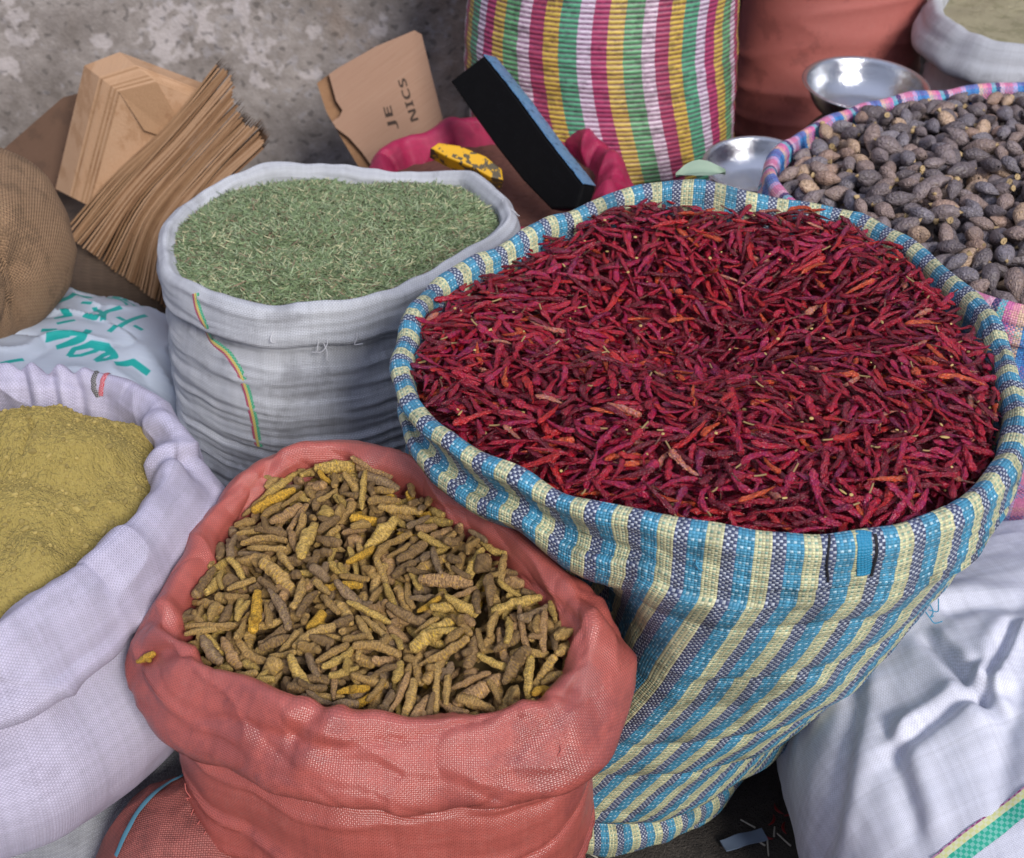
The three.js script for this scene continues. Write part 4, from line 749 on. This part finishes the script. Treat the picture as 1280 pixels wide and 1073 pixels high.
{ // torn cardboard with print
  const n = V(0.12, 0.3, 1).normalize(), p0 = atZ(490, 120, -2.5), box = [[411, 93], [424, 84], [470, 58], [518, 38], [527, 43], [536, 80], [553, 148], [560, 190], [470, 215], [452, 190], [436, 172], [420, 160], [415, 152], [424, 146], [428, 138], [420, 126]];
  const g = thing('cardboard_sheet', 'torn brown cardboard sheet with black lettering leaning at wall', 'cardboard');
  const cv = document.createElement('canvas'); cv.width = cv.height = 512; const x = cv.getContext('2d'); x.fillStyle = '#9a7a66'; x.fillRect(0, 0, 512, 512);
  const r = rng(55); for (let i = 0; i < 900; i++) { const v = r(); x.fillStyle = `rgba(${v < 0.5 ? '120,90,70' : '178,148,128'},0.1)`; x.save(); x.translate(r() * 512, r() * 512); x.rotate(-0.62); x.fillRect(0, 0, 20 + r() * 90, 1 + r() * 2); x.restore(); }
  const e1 = V(1, 0, 0).addScaledVector(n, -n.x).normalize(), e2 = V().crossVectors(n, e1), S = 0.36, uvp = (px, py) => { const q = planeHit(px, py, p0, n).sub(p0); return [(q.dot(e1) / S + 0.5) * 512, (0.5 - q.dot(e2) / S) * 512]; };
  x.fillStyle = '#3a2c24';
  for (const [txt, a, b] of [['JE', [495, 158], [488, 130]], ['NICS', [524, 152], [506, 96]]]) { const [ax, ay] = uvp(...a), [bx, by] = uvp(...b), len = Math.hypot(bx - ax, by - ay); x.save(); x.translate(ax, ay); x.rotate(Math.atan2(by - ay, bx - ax)); x.font = 'bold 40px sans-serif'; const w = x.measureText(txt).width; x.scale(len / w, 0.75); x.fillText(txt, 0, 0); x.restore(); }
  const t = new THREE.CanvasTexture(cv); t.colorSpace = THREE.SRGBColorSpace; t.wrapS = t.wrapT = THREE.ClampToEdgeWrapping; t.repeat.set(1 / S, 1 / S); t.offset.set(0.5, 0.5);
  slab(box, p0, n, 0.005, std({ map: t, roughness: 0.85 }), 'front_sheet', g);
  slab([[396, 104], [410, 94], [425, 100], [500, 215], [452, 215], [425, 170], [408, 140]], p0.clone().addScaledVector(n, -0.02), n, 0.006, M.kraft[1], 'back_sheet', g);
}
{ // kraft paper bags: a thick bundle seen on its edges
  const g = thing('paper_bag_bundle', 'thick bundle of brown kraft paper bags with dark edges', 'paper bags'), r = rng(66), K = 48;
  for (let k = 0; k < K; k++) {
    const s = (k + 0.5 * Math.sin(k * 0.79)) / (K - 1), j = () => (r() - 0.5) * 5, sw = 9 * n3(Math.floor(k / 7) * 1.7, 4) + 4 * Math.sin(s * 9);
    const A = [lerp(80, 222, s) + j() * 0.5, lerp(292, 396, s) + j() * 0.5], B = [lerp(146, 226, s) + 13 * n3(k * 0.16, 7), lerp(222, 316, s) + 13 * n3(k * 0.16, 9)], Cc = [lerp(212, 272, s) + 5 * n3(k * 0.27, 3), lerp(156, 240, s) + 5 * n3(k * 0.27, 5)], D = [lerp(270, 330, s) + j() + sw, lerp(84, 186, s) - j() * 0.6 - sw];
    const z = -2.2 + 0.045 * s + (r() - 0.5) * 0.008, dep = 0.06 + 0.01 * r();
    const c = new THREE.CatmullRomCurve3([A, B, Cc, D].map(([x, y]) => atZ(x, y, z))).getPoints(14), P = [];
    const th = 0.0017; // front edge as a real thin sheet: lower and upper skin
    const offs = c.map((p, i) => { const t = c[Math.min(14, i + 1)].clone().sub(c[Math.max(0, i - 1)]); return V(-t.y, t.x, 0).normalize().multiplyScalar(th); });
    for (const [o, dz] of [[1, -dep], [1, 0], [-1, 0], [-1, -dep]]) for (let i = 0; i < 15; i++) P.push(c[i].clone().addScaledVector(offs[i], o).add(V(0, dz * 0.15, dz)));
    const Nn = gridNormals(P, 15, 4, false);
    mesh('paper_bag', gridGeo(P, Nn, 15, 4, false, (i, q) => [i * 0.02 + k * 0.03, q * 0.04], 0, 3).toNonIndexed(), M.kraft[[0, 1, 2, 0, 2][Math.floor(r() * 5)]], g).geometry.computeVertexNormals();
  }
}
{ // a fresh pile of folded bags, mouths turned up
  const g = thing('paper_bag_pile', 'pile of pale folded paper bags with creased flap against wall', 'paper bags');
  const L2 = (a, b, t) => [lerp(a[0], b[0], t), lerp(a[1], b[1], t)], K = 12, r = rng(67);
  const quad = (pts, m, name) => { const ge = new THREE.BufferGeometry(), v = [], uv = []; for (let i = 1; i < pts.length - 1; i++) for (const p of [pts[0], pts[i], pts[i + 1]]) { v.push(p.x, p.y, p.z); uv.push(p.x + p.z * 0.3, p.y + p.z * 0.5); } ge.setAttribute('position', new THREE.Float32BufferAttribute(v, 3)); ge.setAttribute('uv', new THREE.Float32BufferAttribute(uv, 2)); ge.computeVertexNormals(); return mesh(name, ge, m, g); };
  const cfg = (s, z) => ({ a: atZ(...L2([105, 82], [150, 116], s), z), b: atZ(...L2([149, 65], [197, 104], s), z), c: atZ(...L2([69, 236], [112, 258], s), z), e: atZ(...L2([270, 110], [279, 137], s), z) });
  for (let k = 0; k < K; k++) {
    const s0 = k ? 0.36 + 0.64 * k / K : 0, s1 = 0.36 + 0.64 * (k + 1) / K, z0 = -2.33 + 0.1 * s0 + 0.004, z1 = -2.33 + 0.1 * s1 + (r() - 0.5) * 0.002, p = cfg(s0, z0), q = cfg(s1, z1), ge = [];
    const m = M.kraft[k ? (r() < 0.4 ? 0 : 2) : 2];
    quad([p.a, q.a, q.c, p.c], m, 'bag_side'); quad([p.a, p.b, q.b, q.a], m, 'bag_base'); quad([p.b, p.e, q.e, q.b], m, 'bag_side');
  }
  const z = -2.228, P = (x, y, d = 0) => atZ(x, y, z + d);
  quad([P(150, 116), P(180, 163, 0.006), P(222, 177, 0.004), P(203, 196), P(157, 238), P(112, 258)], M.kraft[2], 'bag_front');
  quad([P(148, 114, 0.002), P(197, 104, 0.002), P(234, 170, 0.01), P(222, 177, 0.01), P(180, 163, 0.01)], M.kraft[0], 'bag_flap');
  quad([P(197, 104, 0.001), P(279, 137, 0.001), P(234, 172, 0.006)], M.kraft[2], 'bag_side');
}
{ // a dark kraft sheet behind the burlap sack
  const g = thing('kraft_sheet', 'dark brown kraft sheet standing behind the burlap sack', 'paper');
  slab([[-40, 215], [0, 190], [78, 122], [100, 116], [104, 140], [72, 238], [58, 300], [-40, 320]], atZ(50, 180, -2.42), V(0.15, 0.3, 1).normalize(), 0.003, M.darkKraft, 'sheet', g);
}
{ // black tin scoop with a bright edge
  const g = thing('tin_scoop', 'long black tin scoop with bluish steel edge stuck in magenta sack', 'scoop');
  const n = V(-0.74, 0.42, 0.62).normalize(), p0 = atZ(650, 170, -1.98);
  const black = std({ map: soiled('#0b0b0d', '#141416', '#2a2c31', 52, { size: 0.12, amount: 1, W: 256 }), roughness: 0.7, specularIntensity: 0.25 });
  const face = [[565, 102], [606, 70], [640, 112], [690, 180], [731, 232], [722, 262], [690, 262], [655, 226], [622, 184], [592, 142]];
  slab(face, p0, n, 0.021, black, 'trough', g, 0.004);
  const e = face.slice(1, 5).map(([x, y]) => planeHit(x, y, p0, n)), out = V().crossVectors(n, e[3].clone().sub(e[0])).normalize(), P = [];
  if (out.x < 0) out.negate();
  const c = new THREE.CatmullRomCurve3(e).getPoints(30);
  for (const [a, b] of [[0.0015, 0.004], [0.003, 0.003], [0.0032, -0.012], [0.0032, -0.023], [0.0008, -0.024]]) for (let i = 0; i <= 30; i++) P.push(c[i].clone().addScaledVector(out, a + 0.0006 * n3(i * 0.8, a * 900)).addScaledVector(n, b + 0.0012 * n3(i * 1.3, 5)));
  const Nn = gridNormals(P, 31, 5, false);
  mesh('steel_edge', gridGeo(P, Nn, 31, 5, false, (i, j) => [i * 0.01, j * 0.01], 0, 4), std({ map: soiled('#5f8cb4', '#2c3f55', '#d3dfea', 51, { size: 0.06, amount: 1.1, W: 256 }), metalness: 0.35, roughness: 0.3, bumpMap: reuse(speckle, 3, 3), bumpScale: 0.0008 }), g);
}
{ // yellow painted tin lying behind the rosemary sack
  const cv = dataTex(256, 128, (i, j) => { const f = tfb(i / 256, j / 128), c = sst(0.55, 0.6, f); return [lerp(0.82, 0.32, c), lerp(0.62, 0.28, c), lerp(0.06, 0.2, c)]; }); cv.repeat.set(9, 9);
  const g = thing('yellow_tin', 'chipped yellow painted tin resting at the white sack rim', 'tin'), n = V(0.1, 0.75, 0.66).normalize();
  slab([[538, 186], [548, 179], [575, 183], [607, 196], [627, 212], [629, 226], [612, 222], [590, 210], [560, 198]], at(585, 200, 0.475), n, 0.03, std({ map: cv, roughness: 0.45 }), 'tin_body', g, 0.003);
}
// ================================================================ BOWLS, LEAF, SUPPORTS
{
  const brown = closedSack({ label: 'small brown cloth bundle beside the rainbow striped sack', c: [0.42, 0.21, -2.02], s: [0.105, 0.215, 0.13], e: 2.4, mat: M.brownCloth, N: 120, R: 80, disp: (p) => 0.012 * n3(p.x * 12, p.y * 12, p.z * 12) + 0.006 * ridge(p.x * 20, p.y * 10, p.z * 20) });
  const dark = closedSack({ label: 'dark brown bundle under the larger steel bowl', c: [0.585, 0.22, -2.24], s: [0.1, 0.225, 0.09], e: 2.6, mat: M.brownCloth, N: 120, R: 80, disp: (p) => 0.008 * n3(p.x * 14, p.y * 14, p.z * 14) });
  const bowl = (px, py, y, r, h, tilt, label) => {
    const prof = []; const outer = [[0, 0], [0.45, 0.0], [0.62, 0.04], [0.8, 0.3], [0.93, 0.75], [0.985, 0.97], [1.04, 1.0], [1.05, 1.02], [1.03, 1.035], [0.975, 1.0], [0.915, 0.78], [0.78, 0.34], [0.6, 0.1], [0.45, 0.055], [0, 0.05]];
    for (const [a, b] of new THREE.CatmullRomCurve3(outer.map(([a, b]) => V(a, b, 0)), false, 'centripetal').getPoints(90).map((p) => [p.x, p.y])) prof.push(new THREE.Vector2(Math.max(0, a * r), b * h));
    const g = thing('steel_bowl', label, 'bowl'); mesh('bowl_shell', new THREE.LatheGeometry(prof, 72), M.steel, g);
    g.position.copy(at(px, py, y)); g.rotation.set(...tilt); return g;
  };
  bowl(1075, 142, 0.44, 0.103, 0.055, [0.1, 0, -0.03], 'larger shiny steel bowl before the dusky salmon sack');
  bowl(942, 232, 0.425, 0.078, 0.04, [0.14, 0, 0.05], 'smaller steel bowl half hidden behind the plaid sack rim');
  // bay leaf on the chilli sack's far rim
  const h = hit(chilliSack, 872, 228), P = []; for (let j = 0; j <= 6; j++) for (let i = 0; i <= 14; i++) { const t = i / 14, w = 0.014 * Math.pow(Math.sin(Math.PI * clamp(t, 0.02, 0.98)), 0.8), s = (j / 6 - 0.5) * 2; P.push(V((t - 0.5) * 0.062, 0.006 * Math.abs(s) + 0.006 * Math.sin(t * 4) + (Math.abs(s) < 0.01 ? -0.0012 : 0) + 0.0012 * n3(t * 9, s * 3), s * w)); }
  const lg = gridGeo(P, gridNormals(P, 15, 7, false), 15, 7, false, (i, j) => [i * 0.004, j * 0.004], 0, 6); lg.computeVertexNormals();
  const leaf = mesh('bay_leaf', lg, std({ color: new THREE.Color().setRGB(0.24, 0.33, 0.25), roughness: 0.6, transmission: 0 })); leaf.position.copy(at(876, 218, 0.622)); leaf.rotation.set(0.35, 0.1, 0.08);
  tag(leaf, 'pale green bay leaf lying on the blue sack rim', 'leaf');
  // dark blue drum in the gap at the back
  const d = thing('plastic_drum', 'dark blue plastic drum in the gap behind the striped sack', 'drum');
  const dp = [[0, 0], [0.1, 0], [0.115, 0.02], [0.115, 0.2], [0.12, 0.21], [0.12, 0.225], [0.115, 0.235], [0.115, 0.5], [0.12, 0.51], [0.115, 0.53], [0.115, 0.7], [0.1, 0.72], [0, 0.72]].map(([a, b]) => new THREE.Vector2(a, b));
  mesh('drum_body', new THREE.LatheGeometry(dp, 48), std({ color: '#1c2f58', roughness: 0.45 }), d); d.position.set(0.4, 0, -2.8);
}

// ================================================================ STITCHES, BANDS, CORDS, LITTER
function ribbon(S, pix, width, mat, name, parent, lift = 0.0012, n = 90, uvScale = 1) { // a woven band lying on a sack's cloth
  const pts = new THREE.CatmullRomCurve3(pix.map(([x, y]) => V(x, y, 0)), false, 'centripetal').getPoints(Math.min(n, pix.length * 14)).map((q) => hit(S, q.x, q.y));
  const sm = pts.map((_, i) => { const p = V(), nn = V(); let w = 0; for (let k = -5; k <= 5; k++) { const q = pts[clamp(i + k, 0, pts.length - 1)]; const f = 6 - Math.abs(k); p.addScaledVector(q.p, f); nn.addScaledVector(q.n, f); w += f; } return { p: p.multiplyScalar(1 / w), n: nn.normalize() }; });
  const c = new THREE.CatmullRomCurve3(sm.map((s) => s.p)), C = n, P = []; let L = 0;
  const ls = [];
  for (let q = 0; q < 3; q++) for (let i = 0; i <= C; i++) { const t = i / C, p = c.getPoint(t), tan = c.getTangent(t), nn = sm[Math.round(t * (sm.length - 1))].n, side = V().crossVectors(nn, tan).normalize(); P.push(p.addScaledVector(nn, lift + (q === 1 ? 0.0004 : -0.0008)).addScaledVector(side, (q - 1) * width / 2)); }
  for (let i = 0; i <= C; i++) { if (i) L += P[i].distanceTo(P[i - 1]); ls.push(L); }
  const Nn = gridNormals(P, C + 1, 3, false); if (Nn[C >> 1].dot(sm[0].n) < 0) Nn.forEach((v) => v.negate());
  return mesh(name, gridGeo(P, Nn, C + 1, 3, false, (i, j) => [ls[i], j * width / 2], 0, 2), mat, parent);
}
const check = (cols, tape) => { const c = cols.map((x) => (x ? new THREE.Color(x).getRGB({}, THREE.SRGBColorSpace) : null)), n = c.length, W = 96; const t = dataTex(W, W * n / 6 | 0, (i, j) => { const ci = Math.floor(i / W * 12), cj = Math.floor(j / (W * n / 6) * n * 2); const k = c[Math.floor(cj / 2) % n]; return (ci + cj) & 1 ? [k.r, k.g, k.b] : [k.r * 0.55 + 0.38, k.g * 0.55 + 0.38, k.b * 0.55 + 0.38]; }); t.repeat.set(1 / (12 * tape), 1 / (n * 2 * tape)); return t; };
ribbon(rosemarySack, [[244, 366], [247, 385], [256, 405], [264, 425], [283, 440], [300, 465], [312, 500], [318, 530], [324, 560]], 0.012, std({ map: check(['#b22a50', '#c9b44a', '#2b9a6d'], 0.002), roughness: 0.6 }), 'coloured_stripe', rosemarySack.g);
ribbon(whiteSack, [[1175, 1085], [1200, 1064], [1240, 1034], [1275, 1008], [1300, 990]], 0.022, std({ map: check(['#1f9f86', '#1f9f86', '#c9cc8e', '#8a3a72'], 0.0034), roughness: 0.6 }), 'coloured_band', whiteSack.g, 0.0015);
ribbon(cuminSack, [[122, 462], [118, 472], [117, 486], [124, 497]], 0.006, std({ map: check(['#3a3638'], 0.0015), roughness: 0.6 }), 'dark_stripe', cuminSack.g);
ribbon(cuminSack, [[138, 462], [130, 472], [127, 484], [126, 496]], 0.006, std({ map: check(['#b34450'], 0.0015), roughness: 0.6 }), 'red_stripe', cuminSack.g);
ribbon(lowSack, [[146, 1073], [160, 1040], [180, 1008], [205, 985], [232, 970]], 0.0065, std({ color: '#4d8197', roughness: 0.7 }), 'blue_cord', lowSack.g, 0.003);
ribbon(chilliSack, [[1036, 668], [1037, 690], [1034, 710], [1035, 728]], 0.0022, M.thread, 'stitch', chilliSack.g, 0.0018, 24);
ribbon(chilliSack, [[1094, 666], [1097, 690], [1092, 708], [1089, 722]], 0.003, M.thread, 'stitch', chilliSack.g, 0.0018, 24);
ribbon(chilliSack, [[1080, 664], [1080, 690], [1081, 720]], 0.013, std({ color: '#2a86ad', bumpMap: weave(2.8), bumpScale: 0.001, roughness: 0.5 }), 'patch', chilliSack.g, 0.0012, 24);
{ // loose threads at frayed hems
  const r = rng(611), fray = (S, list, color, parent) => { const m = std({ color, roughness: 0.7 }); for (const [x, y, l] of list) { const h = hit(S, x, y), a = h.p.addScaledVector(h.n, 0.0008), d = V(r() - 0.5, -0.5 - r(), r() * 0.5).normalize().multiplyScalar(l); mesh('loose_thread', new THREE.TubeGeometry(new THREE.CatmullRomCurve3([a, a.clone().addScaledVector(d, 0.4).addScaledVector(h.n, 0.003), a.clone().addScaledVector(d, 0.8).add(V((r() - 0.5) * 0.01, 0, 0)).addScaledVector(h.n, 0.004), a.clone().add(d).add(V((r() - 0.5) * 0.02, 0.003, 0)).addScaledVector(h.n, 0.002)]), 12, 0.0006, 5), m, parent); } };
  fray(rosemarySack, [[398, 424, 0.02], [404, 428, 0.026], [410, 426, 0.018], [342, 416, 0.015], [445, 415, 0.016], [520, 392, 0.014], [630, 250, 0.02], [638, 262, 0.018]], '#c9c9cd', rosemarySack.g);
  fray(turmericSack, [[228, 980, 0.02], [236, 1000, 0.024], [243, 1012, 0.02], [250, 1026, 0.022], [258, 1040, 0.02], [235, 1010, 0.014], [262, 1052, 0.018], [700, 930, 0.012]], '#b5605a', turmericSack.g);
  fray(chilliSack, [[1172, 768, 0.012], [1178, 756, 0.014], [1168, 774, 0.012], [870, 700, 0.01]], '#3f8db0', chilliSack.g);
}
{ // litter on the ground in the gap
  const r = rng(501), chipGeo = rod({ L: 0.03, prof: (t) => 0.003 * Math.sqrt(Math.max(0.01, Math.sin(Math.PI * clamp(t, 0.02, 0.98)))), rings: 10, sides: 7, bendZ: 0.2 }).geo, red = std({ color: new THREE.Color().setRGB(0.22, 0.015, 0.015), roughness: 0.4 }), straw = std({ color: new THREE.Color().setRGB(0.45, 0.42, 0.36), roughness: 0.8 });
  for (const [px, py] of [[972, 1012], [966, 1026], [980, 1035], [957, 1046], [990, 1020]]) { const m = mesh('dropped_chilli', chipGeo, red); m.position.copy(at(px, py, 0.003)); m.rotation.y = r() * 6; m.scale.setScalar(0.6); tag(m, 'dried red chilli dropped on the dark ground', 'chilli', 'dropped chillies on the ground'); }
  for (const [px, py] of [[948, 1052], [960, 1060], [722, 1064], [738, 1068], [935, 1030], [980, 1050], [968, 1040]]) { const m = mesh('straw', new THREE.CylinderGeometry(0.0009, 0.0012, 0.012 + 0.014 * r(), 6), straw); m.geometry.rotateZ(Math.PI / 2); m.position.copy(at(px, py, 0.003)); m.rotation.y = r() * 6; tag(m, 'short pale straw lying on the dark ground', 'straw', 'straws on the ground'); }
  const s = mesh('plastic_scrap', new THREE.BoxGeometry(0.055, 0.002, 0.016, 12, 1, 4), std({ color: '#78879c', roughness: 0.35 })); { const p = s.geometry.attributes.position; for (let i = 0; i < p.count; i++) p.setY(i, p.getY(i) + 0.004 * n3(p.getX(i) * 40, p.getZ(i) * 40) + 0.003); s.geometry.computeVertexNormals(); } s.position.copy(at(930, 1052, 0.004)); s.rotation.y = 0.35; tag(s, 'pale blue plastic scrap on the ground by the striped sack', 'scrap');
}
renderer.render(scene, camera);
